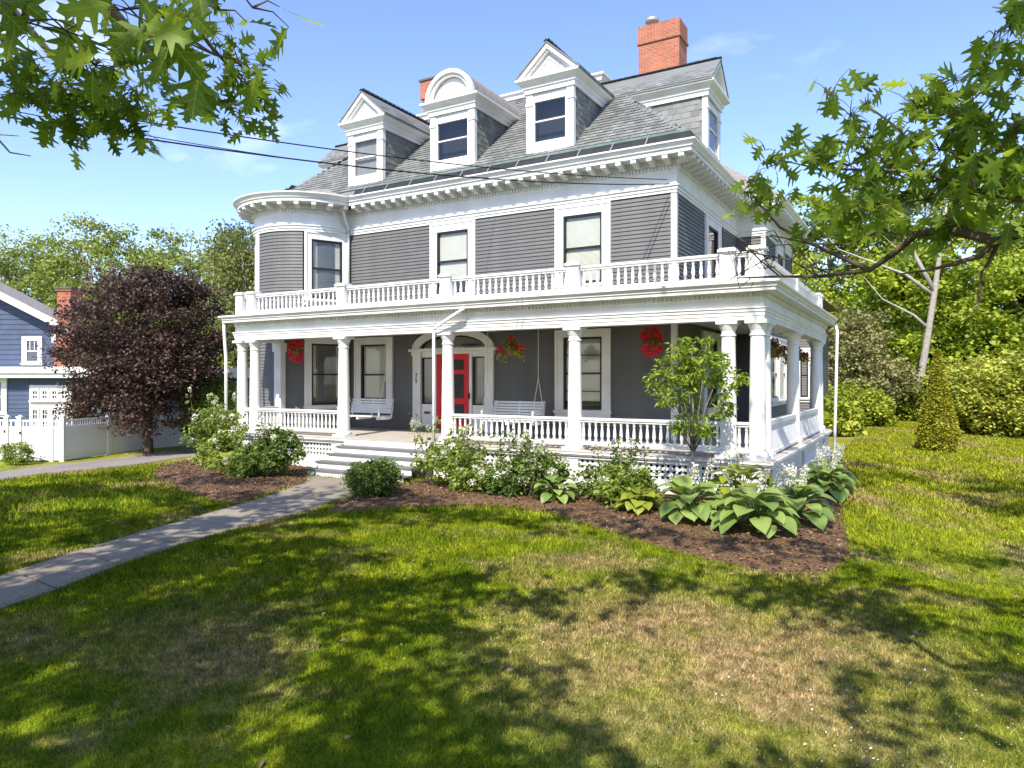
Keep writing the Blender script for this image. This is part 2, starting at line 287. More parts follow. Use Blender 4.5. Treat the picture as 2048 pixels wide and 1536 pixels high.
# ------------------------------------------------------------------ mesh helpers
class MB:
    def __init__(s): s.v = []; s.f = []
    def add(s, vs, fs):
        o = len(s.v); s.v += [tuple(p) for p in vs]; s.f += [tuple(i + o for i in f) for f in fs]; return s
    def box(s, x0, x1, y0, y1, z0, z1):
        return s.add([(x0,y0,z0),(x1,y0,z0),(x1,y1,z0),(x0,y1,z0),(x0,y0,z1),(x1,y0,z1),(x1,y1,z1),(x0,y1,z1)],
                     [(0,3,2,1),(4,5,6,7),(0,1,5,4),(1,2,6,5),(2,3,7,6),(3,0,4,7)])
    def hexa(s, b, t):
        return s.add(list(b) + list(t), [(0,3,2,1),(4,5,6,7),(0,1,5,4),(1,2,6,5),(2,3,7,6),(3,0,4,7)])
    def prism(s, poly, y0, y1):
        """polygon in x,z extruded along y"""
        n = len(poly)
        vs = [(x, y0, z) for x, z in poly] + [(x, y1, z) for x, z in poly]
        fs = [tuple(range(n)), tuple(range(2 * n - 1, n - 1, -1))] + [(i, i + n, (i + 1) % n + n, (i + 1) % n) for i in range(n)]
        return s.add(vs, fs)
    def lathe(s, prof, cx=0, cy=0, seg=16, cz=0):
        vs = []; fs = []
        for r, z in prof:
            for k in range(seg):
                a = 2 * math.pi * k / seg; vs.append((cx + r * math.cos(a), cy + r * math.sin(a), cz + z))
        for i in range(len(prof) - 1):
            for k in range(seg):
                a = i * seg + k; b = i * seg + (k + 1) % seg; fs.append((a, b, b + seg, a + seg))
        fs.append(tuple(range(seg - 1, -1, -1))); m = (len(prof) - 1) * seg; fs.append(tuple(range(m, m + seg)))
        return s.add(vs, fs)
    def tube(s, pts, rad, seg=6):
        pts = [Vector(p) for p in pts]; n = len(pts)
        rad = rad if isinstance(rad, (list, tuple)) else [rad] * n
        vs = []; fs = []
        for i, p in enumerate(pts):
            d = (pts[min(i + 1, n - 1)] - pts[max(i - 1, 0)]).normalized()
            u = d.cross(Vector((0, 0, 1)) if abs(d.z) < 0.9 else Vector((1, 0, 0))).normalized(); w = d.cross(u)
            for k in range(seg):
                a = 2 * math.pi * k / seg; vs.append(p + rad[i] * (math.cos(a) * u + math.sin(a) * w))
        for i in range(n - 1):
            for k in range(seg):
                a = i * seg + k; b = i * seg + (k + 1) % seg; fs.append((a, b, b + seg, a + seg))
        fs.append(tuple(range(seg - 1, -1, -1))); fs.append(tuple(range((n - 1) * seg, n * seg)))
        return s.add(vs, fs)
    def sweep(s, prof, path, close=True):
        """profile points (out, z) carried along a plan path, outward = right of travel, mitred corners"""
        n = len(path); m = len(prof); vs = []; fs = []
        nr = []
        for i in range(n - 1):
            dx, dy = path[i+1][0] - path[i][0], path[i+1][1] - path[i][1]; L = math.hypot(dx, dy); nr.append((dy / L, -dx / L))
        for i in range(n):
            a = nr[max(i - 1, 0)]; b = nr[min(i, n - 2)]; q = 1 + a[0] * b[0] + a[1] * b[1]
            mxx, myy = (a[0] + b[0]) / q, (a[1] + b[1]) / q
            for o, z in prof: vs.append((path[i][0] + mxx * o, path[i][1] + myy * o, z))
        for i in range(n - 1):
            for j in range(m if close else m - 1):
                k = (j + 1) % m; fs.append((i * m + j, i * m + k, (i + 1) * m + k, (i + 1) * m + j))
        if close:
            fs.append(tuple(range(m))); fs.append(tuple(range(n * m - 1, (n - 1) * m - 1, -1)))
        return s.add(vs, fs)
    def mesh(s, name, mat, smooth=False, tint=None):
        flat = len(s.f) == 1
        me = bpy.data.meshes.new(name); me.from_pydata([tuple(p) for p in s.v], [], s.f)
        me.materials.append(MATS[mat]); me.update()
        import bmesh
        if not flat:
            bm = bmesh.new(); bm.from_mesh(me); bmesh.ops.recalc_face_normals(bm, faces=bm.faces); bm.to_mesh(me); bm.free()
        if smooth: me.polygons.foreach_set('use_smooth', [True] * len(me.polygons))
        if tint is not None:
            at = me.attributes.new('tint', 'FLOAT', 'POINT'); at.data.foreach_set('value', tint)
        return me
    def build(s, name, mat, parent=None, smooth=False, tint=None):
        return link(name, s.mesh(name, mat, smooth, tint), parent)

def link(name, me, parent=None, loc=None, rz=0):
    o = bpy.data.objects.new(name, me); col.objects.link(o)
    if parent is not None: o.parent = parent
    if loc is not None: o.location = loc
    if rz: o.rotation_euler = (0, 0, rz)
    return o
def tag(o, label=None, cat=None, group=None, kind=None):
    if label: o['label'] = label
    if cat: o['category'] = cat
    if group: o['group'] = group
    if kind: o['kind'] = kind
    return o
def thing(name, label, cat, loc=(0, 0, 0), rz=0, group=None):
    o = bpy.data.objects.new(name, None); col.objects.link(o); o.location = loc; o.rotation_euler = (0, 0, rz); o.empty_display_size = 0.2
    return tag(o, label, cat, group)
def stuff(o): o['kind'] = 'stuff'; return o
def raw_mesh(name, V, Fc, mat, tint=None, smooth=False):
    """fast numpy mesh: V (n,3), Fc (m,k) with one k"""
    V = np.asarray(V, np.float32); Fc = np.asarray(Fc, np.int32)
    me = bpy.data.meshes.new(name); me.vertices.add(len(V)); me.vertices.foreach_set('co', V.ravel())
    k = Fc.shape[1]; me.loops.add(Fc.size); me.loops.foreach_set('vertex_index', Fc.ravel())
    me.polygons.add(len(Fc)); me.polygons.foreach_set('loop_start', np.arange(0, Fc.size, k, dtype=np.int32))
    me.polygons.foreach_set('use_smooth', np.full(len(Fc), bool(smooth)))
    me.update(calc_edges=True); me.materials.append(MATS[mat])
    if tint is not None:
        at = me.attributes.new('tint', 'FLOAT', 'POINT'); at.data.foreach_set('value', np.asarray(tint, np.float32))
    return me

def ss(t): t = np.clip(t, 0, 1); return t * t * (3 - 2 * t)
def gz(x, y):
    x = np.asarray(x, float); y = np.asarray(y, float)
    g = -0.55 * ss((-17 - x) / 10.) - 0.25 * ss((x + 1.5) / 6.) * ss((y - 6) / 8)
    g = g - 0.22 * np.exp(-((x - 0.9) / 1.3) ** 2) * ss((y - 8.5) / 3) * ss((27 - y) / 6)
    return g + 0.02 * np.sin(x * 0.9 + 1) * np.cos(y * 0.7)
def g0(x, y): return float(gz(x, y))

def inside(poly, X, Y):
    c = np.zeros(np.shape(X), bool); n = len(poly)
    for i in range(n):
        x0, y0 = poly[i]; x1, y1 = poly[(i + 1) % n]
        if y0 == y1: continue
        t = ((y0 > Y) != (y1 > Y)) & (X < (x1 - x0) * (Y - y0) / (y1 - y0) + x0); c ^= t
    return c
def dist_poly(poly, X, Y):
    d = np.full(np.shape(X), 1e9); px = np.zeros(np.shape(X)); py = np.zeros(np.shape(X)); n = len(poly)
    for i in range(n):
        ax, ay = poly[i]; bx, by = poly[(i + 1) % n]; L = (bx - ax) ** 2 + (by - ay) ** 2 + 1e-12
        t = np.clip(((X - ax) * (bx - ax) + (Y - ay) * (by - ay)) / L, 0, 1)
        qx = ax + t * (bx - ax); qy = ay + t * (by - ay); q = np.hypot(X - qx, Y - qy); k = q < d
        d = np.where(k, q, d); px = np.where(k, qx, px); py = np.where(k, qy, py)
    return d, px, py
def smooth_poly(p, it=2):
    for _ in range(it):
        q = []
        for i in range(len(p)):
            a, b = p[i], p[(i + 1) % len(p)]
            q += [(0.75*a[0]+0.25*b[0], 0.75*a[1]+0.25*b[1]), (0.25*a[0]+0.75*b[0], 0.25*a[1]+0.75*b[1])]
        p = q
    return p

# ------------------------------------------------------------------ ground, beds, path, drive
CAMF = (-math.sin(R(YAW)), math.cos(R(YAW))); CAMR = (math.cos(R(YAW)), math.sin(R(YAW)))
BED_R = [(-10.15,10.9),(-9.75,9.75),(-9.3,9.35),(-8.8,9.75),(-8.25,10.6),(-7.44,11.5),(-6.16,11.55),(-4.88,10.84),(-4.02,10.24),(-3.0,9.72),(-2.26,9.42),(-1.5,9.2),(-0.95,9.6),(-0.85,10.6),(-1.0,12.2),(-1.3,14.2),(-1.35,17.2),(-1.6,21.0),(-2.2,24.0),(-2.7,24.0),(-2.7,14.2),(-10.3,14.2),(-10.3,12.4)]
BED_L = [(-17.0,11.0),(-15.4,10.25),(-13.3,9.45),(-11.95,9.0),(-11.3,9.0),(-11.6,9.9),(-12.3,11.6),(-12.5,12.3),(-13.4,12.7),(-13.4,14.2),(-18.0,14.2),(-18.6,16.5),(-19.6,15.6),(-19.4,13.4),(-18.4,12.0)]
BED_R = smooth_poly(BED_R); BED_L = smooth_poly(BED_L)
PATH = [(-9.0,2.2),(-9.66,4.32),(-10.59,6.44),(-11.3,8.75),(-11.58,9.8),(-12.32,11.6),(-12.75,12.3),(-13.3,12.8),(-10.35,12.8),(-10.25,11.2),(-10.1,10.7),(-9.72,9.47),(-9.50,7.35),(-9.03,5.49),(-8.37,3.75),(-7.8,2.2)]
DRIVE = [(-17.5,3.0),(-19.4,8.68),(-20.22,10.24),(-20.55,11.74),(-21.2,13.71),(-22.4,16.0),(-22.5,24),(-22.5,45),(-26.5,45),(-26.6,24),(-26.6,16.5),(-26.2,14.0),(-25.6,12.0),(-24.6,8.5),(-23.0,3.0)]
DRIVE = smooth_poly(DRIVE, 1)

def axis_coords(a, b, fine, fa, fb, coarse):
    x = [a]
    while x[-1] < b:
        s = fine if fa <= x[-1] < fb else min(coarse, max(fine, 0.22 * min(abs(x[-1] - fa), abs(x[-1] - fb)) + fine))
        x.append(x[-1] + s)
    return np.array(x)
gx = axis_coords(-320, 320, 0.5, -34, 12, 30); gy = axis_coords(-60, 420, 0.5, 0, 34, 30)
GX, GY = np.meshgrid(gx, gy); GZ = gz(GX, GY)
nx, ny = len(gx), len(gy); idx = np.arange(nx * ny).reshape(ny, nx)
gf = np.stack([idx[:-1,:-1], idx[:-1,1:], idx[1:,1:], idx[1:,:-1]], -1).reshape(-1, 4)
tag(link('lawn', raw_mesh('lawn', np.stack([GX, GY, GZ], -1).reshape(-1, 3), gf, 'lawn', smooth=True)), 'mown lawn with dry straw patches around the grey house', 'lawn', kind='structure')

def sheet(name, poly, mat, lift, mound=0.0, step=0.12, rough=0.0):
    xs = [p[0] for p in poly]; ys = [p[1] for p in poly]
    ax = np.arange(min(xs) - step, max(xs) + 2 * step, step); ay = np.arange(min(ys) - step, max(ys) + 2 * step, step)
    X, Y = np.meshgrid(ax, ay); cx = (X[:-1,:-1] + step / 2); cy = (Y[:-1,:-1] + step / 2)
    keep = inside(poly, cx, cy); ins = inside(poly, X, Y); d, px, py = dist_poly(poly, X, Y)
    edge = ~ins | (d < step * 0.35); X2 = np.where(edge, px, X); Y2 = np.where(edge, py, Y); dd = np.where(edge, 0, d)
    Z = gz(X2, Y2) + lift + mound * ss(dd / 0.5) + rough * np.sin(X * 37) * np.cos(Y * 41) * ss(dd / 0.3)
    n_ = X.shape[1]; ii = np.arange(X.size).reshape(X.shape); fc = np.stack([ii[:-1,:-1], ii[:-1,1:], ii[1:,1:], ii[1:,:-1]], -1)[keep]
    used = np.unique(fc); mp_ = np.full(X.size, -1); mp_[used] = np.arange(len(used))
    V = np.stack([X2, Y2, Z], -1).reshape(-1, 3)[used]
    return link(name, raw_mesh(name, V, mp_[fc], mat, smooth=True))
tag(sheet('mulch_bed', BED_R, 'mulch', 0.012, 0.07, 0.1, 0.008), 'brown bark mulch bed curving along the porch front and corner', 'mulch bed', kind='structure')
tag(sheet('mulch_bed', BED_L, 'mulch', 0.012, 0.07, 0.1, 0.008), 'brown bark mulch bed between the walk and the driveway', 'mulch bed', kind='structure')
tag(sheet('driveway', DRIVE, 'asphalt', 0.015, 0, 0.25), 'worn grey asphalt driveway running beside the white fence', 'driveway', kind='structure')
path = tag(bpy.data.objects.new('path', None), 'grey concrete slab walk leading to the porch steps', 'path', kind='structure'); col.objects.link(path)
# slab edges across the walk: (left point, right point)
cuts = [((-9.0,2.2),(-7.8,2.2)),((-9.3,3.2),(-8.15,3.05)),((-9.72,4.5),(-8.55,4.4)),((-10.15,5.5),(-8.95,5.35)),((-10.55,6.55),(-9.3,6.5)),((-10.95,7.8),(-9.6,7.75)),((-11.35,9.0),(-9.72,9.1)),((-11.85,10.55),(-10.08,10.6)),((-12.5,12.0),(-10.3,12.0)),((-13.45,12.87),(-10.3,12.87))]
for (l0, r0), (l1, r1) in zip(cuts[:-1], cuts[1:]):
    q = 0.012; b = []; t = []
    def lerp(a, c, k): return (a[0] + (c[0] - a[0]) * k, a[1] + (c[1] - a[1]) * k)
    cs = [lerp(l0, l1, q), lerp(r0, r1, q), lerp(r0, r1, 1 - q), lerp(l0, l1, 1 - q)]
    zt = 0.035 + rnd.uniform(-0.004, 0.004)
    MB().hexa([(x, y, g0(x, y) - 0.08) for x, y in cs], [(x, y, g0(x, y) + zt) for x, y in cs]).build('slab', 'concrete', path)

# ------------------------------------------------------------------ the house
FL = 0.86                                 # porch floor
WX, WY = -5.44, 17.65                     # right and front wall planes
BX, BY, BR = -18.27, 17.65, 1.774         # round bay
LX = -20.05
house = thing('house', 'large grey clapboard house with white trim, dormers and wraparound porch', 'house')

def arc(cx, cy, r, a0, a1, n): return [(cx + r * math.cos(R(a0 + (a1 - a0) * i / n)), cy + r * math.sin(R(a0 + (a1 - a0) * i / n))) for i in range(n + 1)]
BAYP = arc(BX, BY, BR, 180, 360, 28)
WALLP = [(LX, 30.0)] + BAYP + [(WX, WY), (WX, 24.4), (-4.53, 24.4), (-4.53, 30.0)]

# wall core (behind the boards)
wall = MB().sweep([(-0.10, 0.3), (-0.10, 8.0), (-0.25, 8.0), (-0.25, 0.3)], WALLP).build('wall', 'siding_grey', house)
EXPO = 0.105
def clap_row(x0, x1, z, w=EXPO):
    return [(x0,-0.022,z),(x1,-0.022,z),(x1,0.0,z),(x0,0.0,z)], [(x0,-0.005,z+w),(x1,-0.005,z+w),(x1,0.0,z+w),(x0,0.0,z+w)]
_clap = {}
def clap_mesh(L):
    k = round(L, 2)
    if k not in _clap:
        _clap[k] = MB().hexa([(0,-0.030,0),(k,-0.030,0),(k,0.09,0),(0,0.09,0)], [(0,-0.006,EXPO),(k,-0.006,EXPO),(k,0.09,EXPO),(0,0.09,EXPO)]).mesh('clapboard', 'siding_grey')
    return _clap[k]
def clap_field(x0, x1, z0, z1, holes, y=WY):
    """rows of single boards on a wall facing -Y, cut at the openings (hx0,hx1,hz0,hz1)"""
    z = z0
    while z < z1 - 0.02:
        segs = [(x0, x1)]
        for a, b, c, d in holes:
            if c < z + EXPO / 2 < d:
                segs = [s for p, q in segs for s in ((p, min(q, a)), (max(p, b), q)) if s[1] - s[0] > 0.03]
        cut = []
        for p, q in segs:
            if q - p > 2.2 and rnd.random() < .45:
                m_ = round(p + (q - p) * rnd.choice((.3, .42, .55, .68)), 2); cut += [(p, m_ - .002), (m_ + .002, q)]
            else: cut.append((p, q))
        for p, q in cut:
            link('clapboard', clap_mesh(q - p), wall, (p, y, z))
        z += EXPO
def clap_joined(name, segs, mat='siding_grey', parent=None):
    """segs: (path points, z0, z1) boards joined into one part"""
    mb = MB()
    for pth, z0, z1 in segs:
        z = z0
        while z < z1 - 0.02:
            mb.sweep([(0.030, z), (0.006, z + EXPO), (-0.09, z + EXPO), (-0.09, z)], pth); z += EXPO
    return stuff(mb.build(name, mat, parent or wall))

# openings on the front: casing extents (x0,x1,z0,z1)
C2 = [(-13.09, -11.47, 4.80, 7.2), (-8.81, -7.19, 4.80, 7.2)]
C1 = [(-16.17, -14.59, 1.40, 3.78), (-8.81, -7.19, 1.40, 3.78)]
DOORH = [(-13.77, -10.83, 0.8, 3.35), (-13.6, -11.0, 3.35, 3.62), (-13.1, -11.5, 3.62, 3.86)]
clap_field(-16.46, WX - 0.10, 4.32, 7.17, C2)
clap_field(-16.46, WX - 0.10, FL + 0.01, 3.93, C1 + DOORH)
# bay boards, side wall, wing
def bay_arc(a0, a1): return arc(BX, BY, BR, a0, a1, max(2, int(abs(a1 - a0) / 6)))
clap_joined('clapboards', [(bay_arc(180, 215), 4.32, 7.17), (bay_arc(247, 309), 4.32, 7.17), (bay_arc(180, 360), 4.32, 4.85), (bay_arc(180, 215), .3, 3.9), (bay_arc(247, 312), .3, 3.9), (bay_arc(180, 360), .3, 1.45),
    ([(WX, WY + .1), (WX, 20.35)], 4.32, 7.17), ([(WX, 22.05), (WX, 24.4)], 4.32, 7.17), ([(WX, 20.35), (WX, 22.05)], 4.32, 4.8), ([(WX, WY + .1), (WX, 20.0)], FL, 3.9), ([(WX, 22.1), (WX, 24.4)], FL, 3.9), ([(WX, 20.0), (WX, 22.1)], FL, 1.45),
    ([(WX, 24.4), (-4.53 - .1, 24.4)], .3, 7.17), ([(-4.53, 24.5), (-4.53, 25.1)], .3, 7.17), ([(-4.53, 28.6), (-4.53, 30)], .3, 7.17), ([(-4.53, 25.1), (-4.53, 28.6)], .3, 1.5), ([(-4.53, 25.1), (-4.53, 28.6)], 3.9, 7.17)])
# corner boards and the white strip at the bay
for (x0, x1, y0, y1, z0, z1) in [(WX-.11, WX+.03, WY-.03, WY+.11, 4.3, 7.2), (WX-.11, WX+.03, WY-.03, WY+.11, FL, 3.95), (-4.53-.11, -4.53+.03, 24.4-.03, 24.4+.11, .3, 7.2)]:
    MB().box(x0, x1, y0, y1, z0, z1).build('corner_board', 'white_paint', house)
# main entablature
ent = [(0.0,7.17),(0.05,7.17),(0.05,7.24),(0.075,7.245),(0.075,7.31),(0.11,7.33),(0.11,7.36),(0.035,7.37),(0.035,7.70),(0.07,7.74),(0.07,7.84),(0.12,7.87),(0.12,8.0),(0.56,8.0),(0.56,8.1),(0.60,8.11),(0.61,8.14),(0.67,8.21),(0.69,8.23),(0.69,8.27),(0.3,8.27),(0.0,8.2)]
cornice = MB().sweep(ent, WALLP).build('cornice', 'white_paint', house)
# modillions: one each, scrolled block under the corona
mod = MB().prism([(0.12,7.995),(0.545,7.995),(0.545,7.905),(0.45,7.88),(0.36,7.89),(0.26,7.845),(0.12,7.845)], -0.07, 0.07)
mod.v = [(y, -x, z) for x, y, z in mod.v]
mod_me = mod.mesh('modillion', 'white_paint')
def along(path, spacing, start):
    out = []; acc = start
    for (x0, y0), (x1, y1) in zip(path[:-1], path[1:]):
        L = math.hypot(x1 - x0, y1 - y0)
        while acc < L:
            t = acc / L; out.append((x0 + (x1 - x0) * t, y0 + (y1 - y0) * t, math.atan2(y1 - y0, x1 - x0))); acc += spacing
        acc -= L
    return out
for p in (BAYP, [(-16.0, WY), (WX + 0.45, WY)], [(WX, WY - 0.40), (WX, 23.6)], [(-4.53, 24.2), (-4.53, 30)]):
    for x, y, a in along(p, 0.41, 0.2): link('modillion', mod_me, cornice, (x, y, 0), a)
dn = MB()
for p in (BAYP, [(-16.4, WY), (WX + 0.07, WY)], [(WX, WY - 0.05), (WX, 24.3)], [(-4.53, 24.4), (-4.53, 30)]):
    for x, y, a in along(p, 0.095, 0.03):
        c, s_ = math.cos(a), math.sin(a)
        def tr(lx, ly, z): return (x + lx * c - ly * s_, y + lx * s_ + ly * c, z)
        dn.hexa([tr(-.03,-.115,7.75),tr(.03,-.115,7.75),tr(.03,-.06,7.75),tr(-.03,-.06,7.75)], [tr(-.03,-.115,7.84),tr(.03,-.115,7.84),tr(.03,-.06,7.84),tr(-.03,-.06,7.84)])
stuff(dn.build('dentils', 'white_paint', cornice))
# built-in gutter: dark trough behind the cornice lip with strap hangers, copper edge
FRONTP = [(-16.1, WY), (WX, WY), (WX, 24.4)]
gut = MB().sweep([(0.67,8.272),(0.51,8.485),(0.38,8.485),(0.38,8.272)], [(-15.7, WY), (WX, WY), (WX, 20.0)]).build('gutter', 'dark_membrane', house)
MB().sweep([(0.525,8.48),(0.525,8.50),(0.36,8.60),(0.36,8.48)], [(-15.7, WY), (WX, WY), (WX, 20.0)]).build('drip_edge', 'copper_green', gut)
for x, y, a in along([(-15.6, WY), (WX, WY)], 0.93, 0.3):
    MB().hexa([(x-.014,y-.67,8.28),(x+.014,y-.67,8.28),(x+.034,y-.515,8.49),(x+.008,y-.515,8.49)], [(x-.014,y-.69,8.29),(x+.014,y-.69,8.29),(x+.034,y-.53,8.50),(x+.008,y-.53,8.50)]).build('gutter_strap', 'zinc', gut)

# ------------------------------------------------------------------ main roof
SL = 0.879; E0 = 0.69; TZ = 12.04; RUN = (TZ - 8.27) / SL
ex0, ex1, ey0, ey1 = LX - E0, WX + E0, WY - E0, 31.0
dx0, dx1, dy0, dy1 = ex0 + RUN, ex1 - RUN, ey0 + RUN, ey1 - RUN
roof = MB().add([(ex0,ey0,8.25),(ex1,ey0,8.25),(ex1,ey1,8.25),(ex0,ey1,8.25),(dx0,dy0,TZ),(dx1,dy0,TZ),(dx1,dy1,TZ),(dx0,dy1,TZ)],
    [(0,1,5,4),(1,2,6,5),(2,3,7,6),(3,0,4,7),(4,5,6,7),(0,3,2,1)]).build('roof', 'slate', house, tint=[0.3]*8)
MB().sweep([(0.0,TZ-.02),(0.10,TZ+.0),(0.14,TZ+.10),(0.20,TZ+.16),(0.20,TZ+.22),(-0.2,TZ+.24),(-0.2,TZ-.02)], [(dx0,dy1),(dx0,dy0),(dx1,dy0),(dx1,dy1)]).build('deck_curb', 'white_paint', roof)
def slates(name, org, ud, vd, nrm, poly, parent, expo=0.19, wid=0.24, mat='slate', thick=0.03):
    """one joined field of overlapping slates clipped to polygon in (u,v)"""
    org, ud, vd, nrm = map(np.array, (org, ud, vd, nrm)); us = [p[0] for p in poly]; vs_ = [p[1] for p in poly]
    V = []; Fq = []; T = []; row = 0; v = min(vs_)
    while v < max(vs_):
        u = min(us) - (wid / 2 if row % 2 else 0)
        while u < max(us):
            w = wid * rnd.uniform(0.96, 1.0); cu, cv = u + w / 2, v + expo * 0.5
            if bool(inside(poly, np.array([cu]), np.array([cv]))[0]):
                q = rnd.uniform(0, 0.006); j = rnd.uniform(-0.006, 0.006); t0 = thick + q; t1 = 0.004
                o = len(V); x0, x1 = max(u + 0.004, min(us)), min(u + w - 0.002, max(us)); y0, y1 = v + j, v + expo * 1.25
                for (a, b, h) in ((x0,y0,0),(x1,y0,0),(x1,y0,t0),(x0,y0,t0),(x1,y1,t1),(x0,y1,t1)):
                    V.append(org + ud * a + vd * b + nrm * h)
                Fq += [(o,o+1,o+2,o+3),(o+3,o+2,o+4,o+5)]; T += [rnd.random()] * 6
            u += wid
        v += expo; row += 1
    return stuff(link(name, raw_mesh(name, V, Fq, mat, T), parent))
h = math.hypot(1, SL); LS = RUN * h
slates('slates', (ex0, ey0, 8.262), (1,0,0), (0,1/h,SL/h), (0,-SL/h,1/h), [(0.6*1,0.36),(ex1-ex0-0.36,0.36),(ex1-ex0-RUN,LS),(RUN,LS)], roof)
slates('slates', (ex1, ey0, 8.262), (0,1,0), (-1/h,0,SL/h), (SL/h,0,1/h), [(0.3,0.28),(ey1-ey0-0.3,0.28),(ey1-ey0-RUN,LS),(RUN,LS)], roof)
slates('slates', (ex0, ey1, 8.262), (0,-1,0), (1/h,0,SL/h), (-SL/h,0,1/h), [(6,0.1),(ey1-ey0,0.1),(ey1-ey0-RUN,LS),(RUN,LS)], roof)
for (a, b) in (((ex1-.3,ey0+.3,8.262+.3*SL),(dx1,dy0,TZ)), ((ex0+.3,ey0+.3,8.262+.3*SL),(dx0,dy0,TZ))):   # hip caps
    a, b = Vector(a), Vector(b); n = 22
    for k in range(n):
        p, q = a.lerp(b, k / n), a.lerp(b, (k + 1.15) / n); sx = 1 if b.x < a.x else -1
        MB().add([p+Vector((-sx*.13,0,-.0+.02)), p+Vector((0,0,.07)), p+Vector((0,.13,.02)), q+Vector((-sx*.13,0,.0)), q+Vector((0,0,.045)), q+Vector((0,.13,0))], [(0,1,4,3),(1,2,5,4),(0,2,1)]).build('hip_slate', 'slate', roof, tint=[rnd.random()]*6)
# low roof over the round bay
bayroof = MB(); pts = arc(BX, BY, BR + 0.66, 178, 362, 30); apex = (BX + 0.9, BY + 1.2, 9.25)
bayroof.add([(x, y, 8.28) for x, y in pts] + [(BX + (x - BX) * 0.55 + .2, BY + (y - BY) * 0.55 + .4, 8.62) for x, y in pts] + [apex], [(i, i+1, i+32, i+31) for i in range(30)] + [(31+i, 32+i, 62) for i in range(30)])
bayroof.build('bay_roof', 'shingle_grey', roof)
# wing roof (hipped) over the right bay
MB().add([(-4.53+E0, 24.4-E0, 8.25), (-4.53+E0, 31, 8.25), (-9, 31, 8.25), (-9, 24.4-E0, 8.25), (-7.2, 27.3, 11.0), (-7.2, 31, 11.0)], [(0,1,5,4),(0,4,3),(3,4,5,2),(1,2,5)]).build('wing_roof', 'shingle_grey', roof)

# chimneys
def chimney(x0, x1, y0, y1, z0, z1, cap):
    m = MB().box(x0, x1, y0, y1, z0, z1 - 0.62).box(x0-.05, x1+.05, y0-.05, y1+.05, z1-.62, z1-.52).box(x0-.02, x1+.02, y0-.02, y1+.02, z1-.52, z1)
    if cap: m = MB().box(x0, x1, y0, y1, z0, z1 - 0.9).box(x0-.04, x1+.04, y0-.04, y1+.04, z1-.9, z1-.8).box(x0-.09, x1+.09, y0-.09, y1+.09, z1-.8, z1-.08)
    c = m.build('chimney', 'brick', house); c['label'] = 'red brick chimney with dark slab cap behind the arched dormer' if cap else 'tall red brick chimney with metal flue behind the side dormer'
    if cap: MB().box(x0-.14, x1+.14, y0-.14, y1+.14, z1-.078, z1).build('cap_slab', 'stone_cap', c)
    else: MB().lathe([(.15,0),(.15,.22),(.24,.24),(.25,.36),(.2,.38)], x0+.35, y0+.4, 14, z1).build('flue', 'zinc', c, True)
chimney(-8.55, -7.12, 23.5, 24.4, 11.5, 14.62, False)
chimney(-17.85, -16.15, 23.5, 24.5, 10.0, 14.75, True)

# ------------------------------------------------------------------ windows
def ring(mb, x0, x1, z0, z1, w, y0, y1, wb=None):
    wb = w if wb is None else wb
    mb.box(x0, x0 + w, y0, y1, z0, z1); mb.box(x1 - w, x1, y0, y1, z0, z1)
    mb.box(x0 + w, x1 - w, y0, y1, z1 - w, z1); mb.box(x0 + w, x1 - w, y0, y1, z0, z0 + wb); return mb
def window(loc, rz, cw, ch, ow, o0, o1, parent=house, blind=('blind', 0.0), meet=None, sash='black_sash', sill=True, frame='white_paint', bars=(), name='window', crown=True):
    """casing cw wide and ch high from z=0 (local), opening ow wide from o0 to o1; local x along wall, -y outward"""
    m = MB(); sw = (cw - ow) / 2
    m.box(-cw/2, -ow/2, -.065, .03, 0, ch); m.box(ow/2, cw/2, -.065, .03, 0, ch)
    m.box(-ow/2, ow/2, -.065, .03, o1, ch)
    if o0 > 0.02: m.box(-ow/2, ow/2, -.06, .03, 0, o0)
    if crown:
        m.box(-cw/2-.012, -cw/2+.05, -.085, .03, 0, ch + .003); m.box(cw/2-.05, cw/2+.012, -.085, .03, 0, ch + .003); m.box(-cw/2+.05, cw/2-.05, -.085, .03, ch-.06, ch + .003)
    w = m.build(name, frame, parent); w.location = loc; w.rotation_euler = (0, 0, rz)
    if sill: MB().box(-cw/2-.04, cw/2+.04, -.13, .02, o0-.09, o0-.03).build('sill', frame, w)
    s = ring(MB(), -ow/2, ow/2, o0, o1, .055, -.045, .03, .075); zm = meet if meet else (o0 + o1) / 2
    s.box(-ow/2+.055, ow/2-.055, -.035, .028, zm-.025, zm+.025)
    for b in bars: s.box(-ow/2+.055, ow/2-.055, -.03, .025, b-.012, b+.012)
    s.build('sash', sash, w)
    for a, b, dy in ((o0+.075, zm-.025, .0), (zm+.025, o1-.055, .008)):
        MB().add([(-ow/2+.055,dy,a),(ow/2-.055,dy,a),(ow/2-.055,dy,b),(-ow/2+.055,dy,b)], [(0,1,2,3)]).build('pane', 'window_glass', w)
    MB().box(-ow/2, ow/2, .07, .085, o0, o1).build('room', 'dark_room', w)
    if blind:
        kind, frac = blind; zb = o0 + (o1 - o0) * frac; bl = MB()
        if kind == 'blind':
            k = zb
            while k < o1 - .01: bl.add([(-ow/2+.05,.036,k),(ow/2-.05,.036,k),(ow/2-.05,.046,k+.03),(-ow/2+.05,.046,k+.03)], [(0,1,2,3)]); k += .03
        else:
            n = 26
            for k in range(n):
                xa, xb = -ow/2+.05+(ow-.1)*k/n, -ow/2+.05+(ow-.1)*(k+1)/n; ya, yb = (.036, .054) if k % 2 else (.054, .036)
                bl.add([(xa,ya,zb),(xb,yb,zb),(xb,yb,o1),(xa,ya,o1)], [(0,1,2,3)])
        bl.build('blind' if kind == 'blind' else 'curtain', 'blind', w)
    return w
